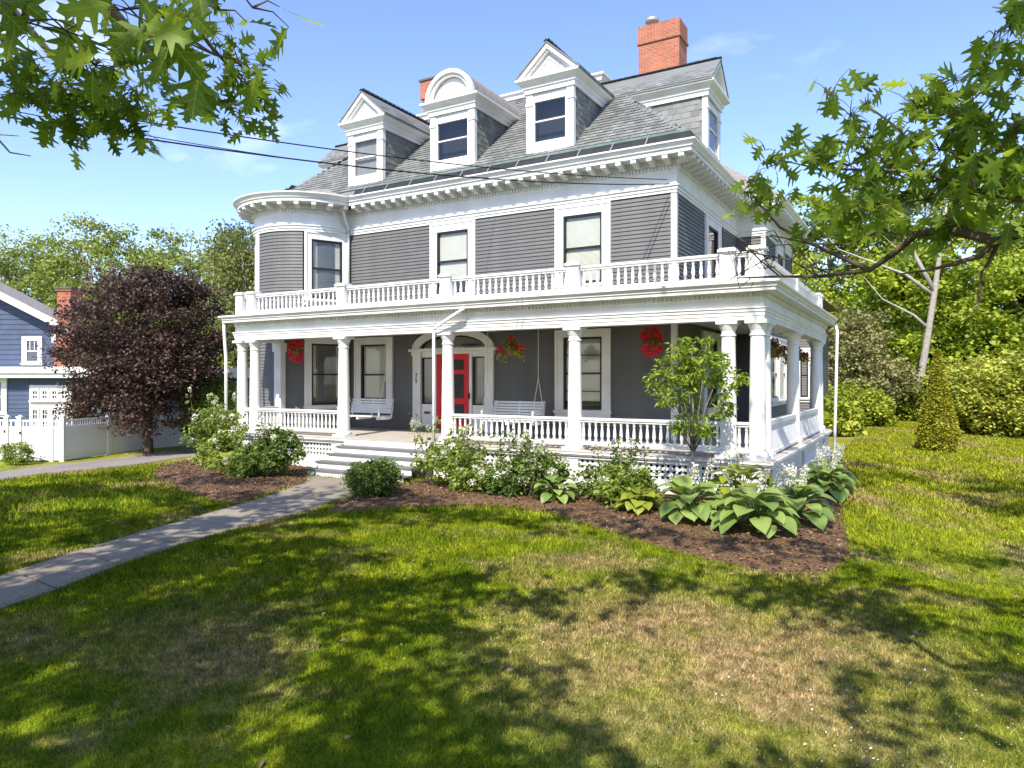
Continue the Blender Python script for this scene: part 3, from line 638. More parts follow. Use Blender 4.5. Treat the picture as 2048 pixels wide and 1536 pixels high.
for x0, x1, z0, z1 in C2: window(((x0+x1)/2, WY, z0), 0, x1-x0, z1-z0-.03, 1.14, .22, 2.10, blind=('blind', 0 if x0 > -10 else .22), meet=1.2)
window((-15.38, WY, 1.40), 0, 1.58, 2.38, 1.06, .2, 2.15, blind=('curtain', .12))
window((-8.0, WY, 1.40), 0, 1.62, 2.38, 1.14, .2, 2.17, blind=('blind', .12), bars=(.7, 1.68))
# round bay windows (front-right and front-left)
for th in (334, 231):
    wd = 1.42
    px_, py_ = BX + (BR - .09) * math.cos(R(th)), BY + (BR - .09) * math.sin(R(th))
    window((px_, py_, 4.80), R(th + 90), wd, 2.37, 1.02, .22, 2.12, blind=('blind', .0), meet=1.2)
    window((px_, py_, 1.40), R(th + 90), wd, 2.40, 1.02, .2, 2.17, blind=('curtain', .12))
# side windows (facing +X): rotation 90
window((WX, 21.2, 4.80), R(90), 1.7, 2.37, 1.14, .22, 2.10, blind=None, meet=1.2)
window((WX, 21.05, 1.40), R(90), 1.9, 2.4, 1.2, .2, 2.17, blind=('blind', .3))
window((-4.53, 26.0, 1.5), R(90), 1.7, 2.4, 1.2, .2, 2.1, blind=None, sash='white_paint')
window((-4.53, 27.7, 1.5), R(90), 1.7, 2.4, 1.2, .2, 2.1, blind=None, sash='white_paint')
window((-4.53, 27.0, 4.8), R(90), 1.5, 2.37, 1.1, .22, 2.10, blind=None, meet=1.2)

# ------------------------------------------------------------------ entrance
ent_ = MB(); ex, ew = -12.28, 1.47
door = thing('entrance', None, None); door.parent = house; door.location = (ex, WY, FL)
m = MB()
for s_ in (-1, 1):
    a, b = sorted((s_ * ew, s_ * (ew - .30))); m.box(a, b, -.10, .03, .28, 2.30); m.box(a-.03, b+.03, -.14, .03, 0, .28); m.box(a-.03, b+.03, -.13, .03, 2.30, 2.42)
    a, b = sorted((s_ * .60, s_ * .70)); m.box(a, b, -.05, .03, .05, 2.36)
m.box(-ew-.12, ew+.12, -.17, .03, 2.42, 2.50); m.box(-ew+.30, ew-.30, -.07, .03, 2.33, 2.418)
m.build('door_surround', 'white_paint', door)
# elliptical arch
def ell(rx, rz, n=28, z=2.50): return [(rx * math.cos(math.pi * i / n), z + rz * math.sin(math.pi * i / n)) for i in range(n + 1)]
o, i_ = ell(ew + .02, .62), ell(ew - .27, .40); m = MB(); n = len(o)
vs = [(x, y, z) for y in (-.11, .03) for pts_ in (o, i_) for x, z in pts_]
fs = []
for k in range(n - 1): fs += [(k, k+1, n+k+1, n+k), (2*n+k, 3*n+k, 3*n+k+1, 2*n+k+1), (k, 2*n+k, 2*n+k+1, k+1), (n+k, n+k+1, 3*n+k+1, 3*n+k)]
m.add(vs, fs).build('arch', 'white_paint', door)
o2, i2 = ell(ew - .272, .398), ell(ew - .33, .345); m = MB(); vs = [(x, y, z) for y in (-.03, .02) for pts_ in (o2, i2) for x, z in pts_]
m.add(vs, fs).build('fanlight_frame', 'black_sash', door)
g_ = ell(ew - .33, .345); MB().add([(x, -.0, z) for x, z in g_], [tuple(range(len(g_)))]).build('fanlight_pane', 'window_glass', door)
MB().add([(x, .06, z) for x, z in ell(ew-.27, .40)], [tuple(range(n))]).build('fanlight_room', 'curtain', door)
sc = MB(); sc.tube([(.30,-.02,2.585),(1.05,-.02,2.605)], .008, 5)
for k in range(9): sc.tube([(.34+.055*k+.02*math.cos(t_), -.02, 2.60+.03*math.sin(t_)) for t_ in np.linspace(0, 6.2, 8)], .006, 4)
sc.build('iron_scroll', 'black_metal', door)
for s_ in (-1, 1):                           # sidelights
    a, b = sorted((s_ * .72, s_ * 1.15)); sd_ = MB().box(a, b, -.04, .03, .12, .80)
    sd_.box(a+.06, b-.06, -.052, -.03, .22, .42).build('sidelight_panel', 'white_paint', door)
    MB().box(a, b, -.045, .03, 2.24, 2.34).build('sidelight_head', 'white_paint', door)
    ring(MB(), a, b, .80, 2.24, .04, -.03, .03).build('sidelight_sash', 'black_sash', door)
    MB().add([(a+.04,.0,.84),(b-.04,.0,.84),(b-.04,.0,2.20),(a+.04,.0,2.20)], [(0,1,2,3)]).build('sidelight_pane', 'window_glass', door)
    MB().box(a, b, .05, .06, .8, 2.24).build('sidelight_curtain', 'curtain', door)
ms_ = MB().box(-1.05, -.82, -.062, -.041, .50, .58).build('mail_slot', 'bronze', door); MB().box(-1.02, -.85, -.068, -.0625, .52, .555).build('flap', 'black_metal', ms_)
dr = ring(MB(), -.585, .585, .10, 2.32, .16, -.05, .0, .24); dr.box(-.425,.425,-.05,0,.82,1.0); dr.box(-.425,.425,-.05,0,1.72,1.86)
dr = dr.build('door', 'red_paint', door); dr['label'] = 'red screen door with three mesh panels'
for a, b in ((.34,.82),(1.0,1.72),(1.86,2.16)): MB().box(-.425, .425, -.022, -.015, a, b).build('screen', 'screen_mesh', dr)
MB().box(.60, .63, -.085, -.05, .98, 1.16).tube([(.615,-.1,1.0),(.615,-.12,1.06),(.615,-.1,1.13)], .012, 5).build('handle', 'black_metal', dr)
MB().box(-1.17, 1.17, -.26, .03, 0.0, .09).build('threshold', 'tread_grey', door)
for k, ch in enumerate('75'):
    cu = bpy.data.curves.new('numeral', 'FONT'); cu.body = ch; cu.size = .19; cu.align_x = 'CENTER'; cu.extrude = .006
    cu.materials.append(MATS['black_metal']); tmp = bpy.data.objects.new('numeral', cu); me_ = bpy.data.meshes.new_from_object(tmp); bpy.data.objects.remove(tmp)
    ob = link('house_number', me_); ob.parent = door; ob.rotation_euler = (R(90), 0, 0); ob.location = (-ew + .15, -.108, 1.62 - .16 * k)

# ------------------------------------------------------------------ dormers
def dormer(loc, rz, half, kind, label):
    """local: -y is outward, front plane y=0; z=0 at the front sill line; runs back into the roof"""
    D = 4.2
    m = MB()
    m.box(-half, -half+.20, -.05, .10, -.05, 1.62); m.box(half-.20, half, -.05, .10, -.05, 1.62)      # corner posts
    m.box(-half+.20, half-.20, -.02, .08, 1.40, 1.62); m.box(-half+.20, half-.20, -.03, .08, -.05, .20)
    m.box(-half-.015, -half+.215, -.075, .10, 1.26, 1.34); m.box(half-.215, half+.015, -.075, .10, 1.26, 1.34)
    d = m.build('dormer', 'white_paint', house); d.location = loc; d.rotation_euler = (0, 0, rz); d['label'] = label
    side = MB().box(-half+.02, -half+.10, .10, D, -.4, 1.62).box(half-.10, half-.02, .10, D, -.4, 1.62); side.build('side_wall', 'slate', d, tint=[.4]*16)
    for s_ in (-1, 1):
        slates('side_slates', (s_*(half-.02), .10 if s_ > 0 else D, -.4), (0, s_, 0), (0,0,1), (s_,0,0), [(0,0),(D-.1,0),(D-.1,2.0),(0,2.0)], d, .165, .26, thick=.010)
    # window in the face
    ow = half * 2 - .42
    w = ring(MB(), -ow/2, ow/2, .20, 1.40, .045, -.03, .05).box(-ow/2+.045, ow/2-.045, -.02, .045, .79, .83).build('sash', 'white_paint', d)
    MB().add([(-ow/2+.045,.01,.24),(ow/2-.045,.01,.24),(ow/2-.045,.01,1.36),(-ow/2+.045,.01,1.36)], [(0,1,2,3)]).build('pane', 'window_glass', w)
    MB().box(-half+.1, half-.1, .30, .32, -.1, 1.6).build('room', 'dark_room', d)
    if kind == 'curtain':
        c = MB(); n_ = 24
        for k in range(n_):
            xa, xb = -ow/2+ow*k/n_, -ow/2+ow*(k+1)/n_; ya, yb = (.08,.12) if k % 2 else (.12,.08)
            c.add([(xa,ya,.25),(xb,yb,.25),(xb,yb,1.4),(xa,ya,1.4)], [(0,1,2,3)])
        c.build('curtain', 'curtain', d)
    # cornice returning down both sides
    MB().sweep([(0,1.60),(.05,1.60),(.05,1.70),(.09,1.74),(.09,1.80),(.20,1.88),(.24,1.92),(.24,1.98),(0,1.98)], [(-half, D), (-half, -.04), (half, -.04), (half, D)]).build('cornice', 'white_paint', d)
    he = half + .24; zc = 1.98
    if kind == 'arch':
        ra = half + .05; n_ = 24
        outer = [(ra*math.cos(math.pi*k/n_), zc + (ra)*math.sin(math.pi*k/n_)) for k in range(n_+1)]
        v = MB().add([(x, y, z) for y in (-.22, D) for x, z in outer], [(k, k+1, n_+1+k+1, n_+1+k) for k in range(n_)]); v.build('vault_roof', 'shingle_grey', d, True)
        for (r0, r1, y0, y1, nm) in ((ra+.004, ra-.11, -.25, -.10, 'archivolt'), (ra-.11, ra-.20, -.18, -.08, 'archivolt')):
            A = [(r0*math.cos(math.pi*k/n_), zc+r0*math.sin(math.pi*k/n_)) for k in range(n_+1)]; B = [(r1*math.cos(math.pi*k/n_), zc+r1*math.sin(math.pi*k/n_)) for k in range(n_+1)]; N = n_+1
            f_ = []
            for k in range(n_): f_ += [(k,k+1,N+k+1,N+k),(k,2*N+k,2*N+k+1,k+1),(N+k,N+k+1,3*N+k+1,3*N+k)]
            MB().add([(x,y,z) for y in (y0,y1) for P_ in (A,B) for x,z in P_], f_).build(nm, 'white_paint', d)
        t_ = [((ra-.20)*math.cos(math.pi*k/n_), zc+(ra-.20)*math.sin(math.pi*k/n_)) for k in range(n_+1)]
        MB().add([(x,-.06,z) for x,z in t_], [tuple(range(n_+1))]).build('tympanum', 'white_paint', d)
    else:
        hp = .86
        tri = lambda k: [(-he*k, 0), (he*k, 0), (0, hp*k)]
        MB().add([(x, -.05, zc+.02+z) for x, z in tri(.96)], [(0,1,2)]).build('tympanum', 'white_paint', d)
        for k0, k1, y0, y1 in ((1.0,.84,-.22,-.04), (.84,.70,-.16,-.05), (.52,.46,-.08,-.04)):
            a, b = tri(k0), tri(k1); off = .0 if k0 > .9 else (.05 if k0 > .6 else .10)
            f_ = []
            for p in range(1, 3):
                q = (p + 1) % 3; f_ += [(p,q,3+q,3+p),(6+p,9+p,9+q,6+q),(p,6+p,6+q,q),(3+p,3+q,9+q,9+p)]
            MB().add([(x,y,zc+off+z+(.004 if y>-.1 else 0)) for y in (y0,y1) for P_ in (a,b) for x,z in P_], f_).build('rake_moulding', 'white_paint', d)
        for s_ in (-1, 1):
            L = math.hypot(he, hp)
            MB().add([(s_*he*1.03,-.25,zc-.02),(0,-.25,zc+hp+.01),(0,D,zc+hp+.01),(s_*he*1.03,D,zc-.02),(s_*he*1.03,-.25,zc+.03),(0,-.25,zc+hp+.06),(0,D,zc+hp+.06),(s_*he*1.03,D,zc+.03)], [(0,1,2,3),(4,5,6,7),(0,1,5,4),(0,3,7,4)]).build('roof_slope', 'slate', d, tint=[.3]*8)
            slates('slope_slates', (s_*he*1.03, -.25 if s_ > 0 else D, zc+.032), (0, s_, 0), (-s_*he*1.03/L, 0, hp/L), (s_*hp/L, 0, he/L), [(0,0),(D+.25,0),(D+.25,L),(0,L)], d, .17, .22, thick=.012)
        MB().prism([(-.08, zc+hp+.05), (0, zc+hp+.11), (.08, zc+hp+.05), (0, zc+hp+.04)], -.26, D).build('ridge_cap', 'dark_membrane', d)
    return d
DZ = 8.80
dormer((-15.6, WY-.14, DZ), 0, .72, 'curtain', 'gabled dormer with a curtained window above the round bay')
dormer((-12.2, WY-.14, DZ), 0, .80, 'arch', 'middle dormer with a round arched pediment')
dormer((-8.93, WY-.14, DZ), 0, .73, 'gable', 'gabled dormer nearest the tall chimney')
dormer((WX+.14, 20.75, DZ), R(90), .75, 'gable', 'gabled dormer facing the side lawn')
dormer((LX-.0, 21.0, DZ), R(-90), .75, 'gable', 'gabled dormer on the driveway side')

# rear ell
ell_ = MB().box(-8, -3.85, 31.0, 36, .2, 5.6).build('rear_wing', 'siding_grey', house)
clap_joined('clapboards', [([(-4.5, 31.0), (-3.85, 31.0), (-3.85, 36)], .3, 5.4)], 'siding_grey', ell_)
MB().add([(-8.5,30.5,5.6),(-3.4,30.5,5.6),(-3.4,36.5,5.6),(-8.5,36.5,5.6),(-6,33,7.2),(-6,36.5,7.2)], [(0,1,4),(1,2,5,4),(2,3,5),(3,0,4,5),(0,3,2,1)]).build('roof_slope', 'shingle_grey', ell_)
window((-4.2, 31.0, 1.5), 0, .5, 2.2, .3, .2, 2.0, parent=ell_, blind=None)

# ------------------------------------------------------------------ porch
PX0, PX1, PY0, PY1 = -17.75, -2.81, 14.43, 24.0
COLS = [(-17.75,14.43),(-17.19,14.43),(-13.66,14.43),(-10.20,14.43),(-6.74,14.43),(-3.37,14.43),(-2.81,14.43),(-2.81,14.99),(-2.81,18.8),(-2.81,23.0),(-2.81,23.56)]
CH = 3.585 - FL
shaft = MB().lathe([(.170,.16),(.165,.20),(.158,.9),(.150,1.6),(.135,CH-.34),(.135,CH-.30)], 0, 0, 24).mesh('column', 'white_paint', True)
base = MB().box(-.22,.22,-.22,.22,0,.07).lathe([(.20,.07),(.215,.09),(.215,.12),(.20,.145),(.185,.155),(.175,.165)], 0, 0, 24).mesh('base', 'white_paint')
capm = MB().lathe([(.137,CH-.31),(.155,CH-.30),(.155,CH-.275),(.138,CH-.265),(.138,CH-.20),(.15,CH-.18),(.185,CH-.10),(.195,CH-.07)], 0, 0, 24).box(-.205,.205,-.205,.205,CH-.07,CH).mesh('capital', 'white_paint')
for x, y in COLS:
    c = link('column', shaft, house, (x, y, FL)); link('base', base, c); link('capital', capm, c)
# engaged pilaster on the round bay
pil = MB().box(-17.92, -17.62, 15.78, 16.3, FL, 3.30).box(-17.96, -17.58, 15.74, 16.3, 3.30, 3.585).box(-17.95,-17.59,15.75,16.3,FL,FL+.16).build('pilaster', 'white_paint', house)
# floor with boards
floor = MB().box(-18.05, -2.50, 14.09, WY, FL-.10, FL-.02).box(WX, -2.50, WY, 24.35, FL-.10, FL-.02).build('porch_floor', 'floor_paint', house)
for k in range(137):
    x = -18.05 + k * .1135
    if x > -2.55: break
    MB().box(x+.002, x+.1115, 14.06, WY - .1 if x < WX else 24.3, FL-.02, FL).build('floor_board', 'floor_paint', floor)
# skirt
sk = MB().sweep([(.36,.79),(.36,.845),(.30,.845),(.30,.79)], [(-17.75,15.9),(-17.75,14.43),(-2.81,14.43),(-2.81,24.3)])
sk.sweep([(.30,.70),(.30,.79),(.33,.80),(.24,.80),(.24,.70)], [(-17.75,15.9),(-17.75,14.43),(-2.81,14.43),(-2.81,24.3)])
sk.sweep([(.29,-.1),(.29,.30),(.25,.32),(.20,.32),(.20,-.1)], [(-17.75,15.9),(-17.75,14.43),(-2.81,14.43),(-2.81,24.3)])
skirt = sk.build('porch_skirt', 'white_paint', house)
for x, y in [c for c in COLS if c[1] < 14.5 and c[0] not in (-17.19, -3.37)]:
    MB().box(x-.20, x+.20, y-.31+.03, y-.10, .0, .70).build('pier', 'white_paint', skirt)
lat = MB()
def lattice(x0, x1):
    k = x0
    while k < x1: lat.box(k, min(k+.062, x1), PY0-.235, PY0-.222, .31, .71); k += .12
    z = .31
    while z < .70: lat.box(x0, x1, PY0-.248, PY0-.236, z, z+.062); z += .12
for a, b in ((-17.5,-13.86),(-13.46,-13.3),(-10.3,-6.94),(-6.54,-3.02)): lattice(a, b)
stuff(lat.build('lattice', 'white_paint', skirt))
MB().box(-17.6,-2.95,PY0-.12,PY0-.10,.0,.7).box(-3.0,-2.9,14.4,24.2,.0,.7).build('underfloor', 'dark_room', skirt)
# side skirt panels with beaded boards
def beaded(name, y0, y1, x, z0, z1, parent, flare=0.0):
    mb = MB(); y = y0
    while y < y1 - .001:
        q = min(y + .058, y1); mb.hexa([(x-.02,y+.004,z0),(x+flare+.012,y+.004,z0),(x+flare+.012,q-.004,z0),(x-.02,q-.004,z0)], [(x-.02,y+.004,z1),(x+.012,y+.004,z1),(x+.012,q-.004,z1),(x-.02,q-.004,z1)])
        y += .058
    mb.box(x-.03, x-.018, y0, y1, z0, z1)
    return mb.build(name, 'white_paint', parent)
for a, b in ((14.75, 18.6), (19.0, 22.8), (23.2, 24.2)):
    beaded('skirt_panel', a, b, PX1 + .22, .32, .70, skirt)
    MB().box(PX1+.20, PX1+.27, a-.2, a, .31, .70).build('skirt_stile', 'white_paint', skirt)
# entablature of the porch
pent = [(-.17,3.585),(.15,3.585),(.15,3.66),(.165,3.665),(.165,3.74),(.185,3.745),(.185,3.79),(.21,3.81),(.21,3.83),(.145,3.84),(.145,4.0),(.17,4.02),(.17,4.08),(.21,4.11),(.40,4.115),(.40,4.18),(.43,4.19),(.43,4.22),(.47,4.25),(.49,4.27),(.49,4.31),(.30,4.34),(-.17,4.34)]
PP = [(-17.75,15.9),(-17.75,14.43),(-2.81,14.43),(-2.81,24.3)]
pe = MB().sweep(pent, PP).build('porch_entablature', 'white_paint', house)
dn = MB()
for p in ([(-17.75,14.43),(-2.81+.15,14.43)], [(-2.81,14.3),(-2.81,24.2)]):
    for x, y, a in along(p, .095, .03):
        c, s_ = math.cos(a), math.sin(a)
        def tr(lx, ly, z): return (x + lx*c - ly*s_, y + lx*s_ + ly*c, z)
        dn.hexa([tr(-.03,-.205,4.02),tr(.03,-.205,4.02),tr(.03,-.16,4.02),tr(-.03,-.16,4.02)], [tr(-.03,-.205,4.10),tr(.03,-.205,4.10),tr(.03,-.16,4.10),tr(-.03,-.16,4.10)])
stuff(dn.build('dentils', 'white_paint', pe))
MB().box(-17.6, -2.95, 14.55, WY, 3.93, 3.96).box(WX, -2.95, WY, 24.3, 3.93, 3.96).build('porch_ceiling', 'white_paint', house)
MB().box(-17.7, -2.9, 14.5, WY, 4.22, 4.30).box(WX, -2.9, WY, 24.3, 4.22, 4.30).build('balcony_deck', 'tread_grey', house)

# balusters and rails
def bal_prof(H): return [(.034,0),(.034,.05*1),(.022,.055),(.022,.075),(.036,.10),(.040,.15*H/.43),(.030,.26*H/.43),(.021,.33*H/.43),(.019,H-.085),(.030,H-.075),(.030,H-.06),(.020,H-.05),(.034,H-.045),(.034,H)]
bal_lo = MB().lathe(bal_prof(.43), 0, 0, 10).mesh('baluster', 'white_paint', True)
bal_hi = MB().lathe(bal_prof(.40), 0, 0, 10).mesh('baluster', 'white_paint', True)
def railing(x0, x1, y, zb, H, me, name, pitch, parent=house):
    m = MB().box(x0, x1, y-.05, y+.05, zb+H, zb+H+.045).box(x0, x1, y-.075, y+.075, zb+H+.045, zb+H+.095)
    r = m.build(name, 'white_paint', parent); MB().box(x0, x1, y-.055, y+.055, zb-.075, zb).build('bottom_rail', 'white_paint', r); n_ = max(1, int(round((x1 - x0) / pitch)))
    for k in range(n_): link('baluster', me, r, (x0 + (k + .5) * (x1 - x0) / n_, y, zb))
    return r
for a, b in ((-17.60,-17.34),(-17.04,-13.80),(-10.06,-6.88),(-6.60,-3.51),(-3.23,-2.95)): railing(a, b, PY0, FL+.19, .43, bal_lo, 'porch_railing', .148)
r_ = railing(-17.6, -16.0, 0, 0, .43, bal_lo, 'porch_railing', .148); r_.rotation_euler = (0,0,R(90)); r_.location = (-17.75, 32.2, FL+.19)
# side: solid beaded panels under a cap rail
for a, b in ((15.15, 18.65), (18.95, 22.85)):
    p = beaded('side_panel', a, b, PX1 + .04, FL+.10, FL+.62, house, .10)
    MB().box(PX1-.07, PX1+.10, a, b, FL+.62, FL+.71).box(PX1-.02, PX1+.075, a, b, FL+.55, FL+.62).build('cap_rail', 'white_paint', p)
    MB().box(PX1-.05, PX1+.17, a, b, FL+.04, FL+.10).build('base_rail', 'white_paint', p)
# balcony
BXS = [-17.75, -17.25, -13.66, -10.20, -6.74, -3.37, -2.81]
for x in BXS:
    p = MB().box(x-.14, x+.14, PY0-.14, PY0+.14, 4.30, 4.95).build('balcony_post', 'white_paint', house)
    MB().box(x-.18, x+.18, PY0-.18, PY0+.18, 4.95, 5.0).box(x-.15, x+.15, PY0-.15, PY0+.15, 5.0, 5.03).build('post_cap', 'white_paint', p)
for a, b in zip(BXS[:-1], BXS[1:]):
    r_ = railing(a+.14, b-.14, PY0, 4.46, .38, bal_hi, 'balcony_railing', .165)
    MB().box(a+.14, b-.14, PY0-.06, PY0+.06, 4.31, 4.384).build('base_board', 'white_paint', r_)
r_ = railing(-17.61, -16.25, 0, 0, .38, bal_hi, 'balcony_railing', .165); r_.rotation_euler = (0,0,R(90)); r_.location = (-17.75, 32.2, 4.46)
for y in (18.8, 23.0, 23.56):
    p = MB().box(PX1-.13, PX1+.13, y-.13, y+.13, 4.30, 4.95).build('balcony_post', 'white_paint', house); MB().box(PX1-.17, PX1+.17, y-.17, y+.17, 4.95, 5.0).build('post_cap', 'white_paint', p)
for a, b in ((14.57, 18.67), (18.93, 22.87)):
    p = beaded('balcony_panel', a, b, PX1 + .04, 4.34, 4.84, house); MB().box(PX1-.07, PX1+.10, a, b, 4.84, 4.92).build('cap_rail', 'white_paint', p)

# steps
steps = thing('steps', None, None); steps.parent = house
SX0, SX1 = -13.32, -10.35
for k in range(1, 5):
    zt = FL - .172 * k; yf = 14.06 - .30 * k
    w0 = SX0 - (.0 if k < 3 else .12)
    MB().box(w0, SX1, yf, yf + .33, zt - .04, zt).build('tread', 'tread_grey', steps)
    MB().box(w0 + .02, SX1 - .02, yf + .03, yf + .05, zt - .172, zt - .04).box(w0+.02, w0+.06, yf+.05, 14.06, zt-.172, zt-.04).build('riser', 'white_paint', steps)
MB().box(SX0, SX1, 14.075, 14.09, FL-.17, FL-.02).build('riser', 'white_paint', steps)

# downspouts
def pipe(name, pts, r=.045): return MB().tube(pts, r, 10).build(name, 'white_paint', house, True)
pipe('downspout', [(-18.16,14.10,4.10),(-18.16,14.10,3.9),(-18.1,14.12,3.0),(-18.1,14.12,.1)])
pipe('downspout', [(-9.45,14.02,4.12),(-9.52,13.99,4.05),(-10.32,14.12,3.72),(-10.42,14.14,3.62),(-10.42,14.14,.3)])
pipe('downspout', [(-16.2,17.05,8.0),(-16.22,17.1,7.85),(-16.38,17.5,7.35),(-16.38,17.53,7.2),(-16.38,17.53,4.4)])
pipe('downspout', [(-2.35,24.1,4.1),(-2.3,23.9,3.9),(-2.28,22.9,.0)])

# ------------------------------------------------------------------ porch swings
def swing(x0, x1, label):
    cx = (x0 + x1) / 2; hw = (x1 - x0) / 2
    t = thing('porch_swing', label, 'porch swing', (cx, 16.35, FL + .45), 0, 'porch swings')
    for k in range(6): MB().box(-hw, hw, -.30 + .095*k, -.30 + .095*k + .075, 0, .025).build('seat_slat', 'white_paint', t)
    for k in range(6): MB().hexa([(-hw,.26+.02*k,.09+.075*k),(hw,.26+.02*k,.09+.075*k),(hw,.285+.02*k,.09+.075*k),(-hw,.285+.02*k,.09+.075*k)], [(-hw,.275+.02*k,.145+.075*k),(hw,.275+.02*k,.145+.075*k),(hw,.30+.02*k,.145+.075*k),(-hw,.30+.02*k,.145+.075*k)]).build('back_slat', 'white_paint', t)
    for s_ in (-1, 0, 1):
        MB().box(s_*hw*.97-.025, s_*hw*.97+.025, -.32, .30, -.08, -.001).build('seat_rail', 'white_paint', t)
        MB().hexa([(s_*hw*.97-.022,.305,-.05),(s_*hw*.97+.022,.305,-.05),(s_*hw*.97+.022,.335,-.05),(s_*hw*.97-.022,.335,-.05)], [(s_*hw*.97-.022,.415,.53),(s_*hw*.97+.022,.415,.53),(s_*hw*.97+.022,.445,.53),(s_*hw*.97-.022,.445,.53)]).build('back_rail', 'white_paint', t)
    for s_ in (-1, 1):
        x = s_ * hw
        MB().box(x-.03, x+.03, -.30, .36, .24, .27).box(x-.02, x+.02, -.29, -.24, .0, .24).build('arm', 'white_paint', t)
        MB().tube([(x,-.27,.27),(x,.02,1.15),(x,.02,3.04)], .009, 5).tube([(x,.33,.27),(x,.02,1.15)], .009, 5).build('rope', 'rope', t)
swing(-15.45, -13.85, 'white slatted porch swing beside the entrance steps')
swing(-10.25, -8.70, 'white slatted porch swing behind the railing next to the red door')

# ------------------------------------------------------------------ foliage helpers
def rng(seed): return np.random.default_rng(seed)
LEAF = np.array([(0,0,0),(.34,.35,.05),(0,1,-.12),(-.34,.35,.05)], float)       # folded rhombic leaf, 2 tris as a quad pair
def orient(n, up=0.5, g=None, droop=0.0):
    """random frames: axis (leaf length) and normal biased upward"""
    N = g.normal(size=(n, 3)); N[:, 2] = np.abs(N[:, 2]) + up; N /= np.linalg.norm(N, axis=1)[:, None]
    A = g.normal(size=(n, 3)); A[:, 2] -= droop; A -= N * (A * N).sum(1)[:, None]; A /= np.linalg.norm(A, axis=1)[:, None] + 1e-9
    B = np.cross(A, N); return A, B, N
def leaf_mesh(name, P, size, mat, g, up=0.5, droop=0.0, shape=LEAF, tint=None, quad=True, jitter=.35):
    n = len(P); A, B, N = orient(n, up, g, droop); S = size * g.uniform(1 - jitter, 1 + jitter, n)
    k = len(shape)
    V = P[:, None, :] + S[:, None, None] * (shape[None, :, 0, None] * B[:, None, :] + shape[None, :, 1, None] * A[:, None, :] + shape[None, :, 2, None] * N[:, None, :])
    o = np.arange(n)[:, None] * k
    if k == 4: Fc = np.concatenate([o + np.array([[0, 1, 2]]), o + np.array([[0, 2, 3]])])
    else: Fc = np.concatenate([o + np.array([t]) for t in SHAPE_TRIS[k]])
    T = g.random(n) if tint is None else tint
    return raw_mesh(name, V.reshape(-1, 3), Fc, mat, np.repeat(T, k), True)
SHAPE_TRIS = {}
def clumps(g, centers, radii, per, flat=.6):
    k = len(centers); D = g.normal(size=(k, per, 3)); D /= np.linalg.norm(D, axis=2)[:, :, None]
    D *= (g.random((k, per, 1)) ** .45); D[:, :, 2] *= flat
    return (centers[:, None, :] + D * radii[:, None, None]).reshape(-1, 3)
def shell(g, n, c, r, lo=.55):
    D = g.normal(size=(n, 3)); D /= np.linalg.norm(D, axis=1)[:, None]; q = lo + (1 - lo) * g.random(n) ** .6
    return np.array(c) + D * q[:, None] * np.array(r)

def tree(name, label, cat, base, height, crown, nclump, per, crad, lsize, mat, trunk_r, bark='bark_grey', seed=1, group=None, up=.4, limbs=7, trunk_top=.75, droop=.3):
    """crown: list of (dx,dy,z,rx,ry,rz) ellipsoids relative to the base"""
    g = rng(seed); t = thing(name, label, cat, base, 0, group)
    C = []; wts = np.array([e[3]*e[4]*e[5] for e in crown]) ** .67; wts = wts / wts.sum()
    for e, w in zip(crown, wts): C.append(shell(g, max(4, int(nclump * w)), e[:3], e[3:], .35))
    C = np.concatenate(C); rad = crad * g.uniform(.6, 1.4, len(C))
    P = clumps(g, C, rad, per)
    T = np.clip(np.repeat(g.random(len(C)), per) * .75 + g.random(len(P)) * .35 - .05, 0, 1); link('crown', leaf_mesh('crown', P, lsize, mat, g, up, droop, tint=T), t)
    tr = MB(); H = height * trunk_top; bend = g.normal(size=2) * .03 * height
    pts = [(bend[0]*(k/6)**2, bend[1]*(k/6)**2, H*k/6) for k in range(7)]; tr.tube([(0,0,-.3)] + pts, [trunk_r*1.35] + [trunk_r*(1.1 - .85*k/6) for k in range(7)], 8)
    for k in range(limbs):
        c = C[g.integers(len(C))]; z0 = H * g.uniform(.3, .9); b0 = np.array([bend[0]*(z0/H)**2, bend[1]*(z0/H)**2, z0]); mid = b0*.5 + c*.5; mid[2] -= .04*height*0 - .1
        tr.tube([tuple(b0), tuple(mid), tuple(c)], [trunk_r*.4, trunk_r*.25, trunk_r*.08], 5)
    tr.build('trunk', bark, t, True)
    return t

# ------------------------------------------------------------------ background trees, left
for i, (x, y, H, rx, lab) in enumerate([(-70, 33, 17, 6.0, 'light green tree at the far left edge behind the blue house'), (-63, 36, 18, 6.5, 'tall light green tree whose top is left of the purple maple'), (-58, 40, 17, 6.0, 'light green tree directly behind the purple maple'), (-53, 43, 15.5, 5.0, 'shorter light green tree between the purple maple and the birch'), (-78, 40, 18, 7, 'light green tree farthest behind the blue gable')]):
    z = g0(x, y)
    tree('broadleaf_tree', lab, 'tree', (x, y, z), H, [(0,0,H*.62,rx,rx,H*.33),(rx*.3,0,H*.36,rx*1.05,rx,H*.28),(-rx*.4,.5,H*.8,rx*.5,rx*.5,H*.18)], 240, 75, 1.2, .30, 'leaf_bg', .35, seed=20+i, group='trees behind the neighbouring house', limbs=14)
tree('birch_tree', 'tall drooping birch right behind the round bay and the purple maple', 'tree', (-40.5, 33.5, g0(-40,33)), 15.0, [(0,0,9.6,3.3,3,4.9),(1.6,.6,6.4,3.4,3,4.4),(-1.5,0,11.6,1.8,1.8,2.6)], 280, 75, .95, .22, 'leaf_birch', .25, 'bark_pale', seed=31, up=.1, limbs=16, droop=1.2)
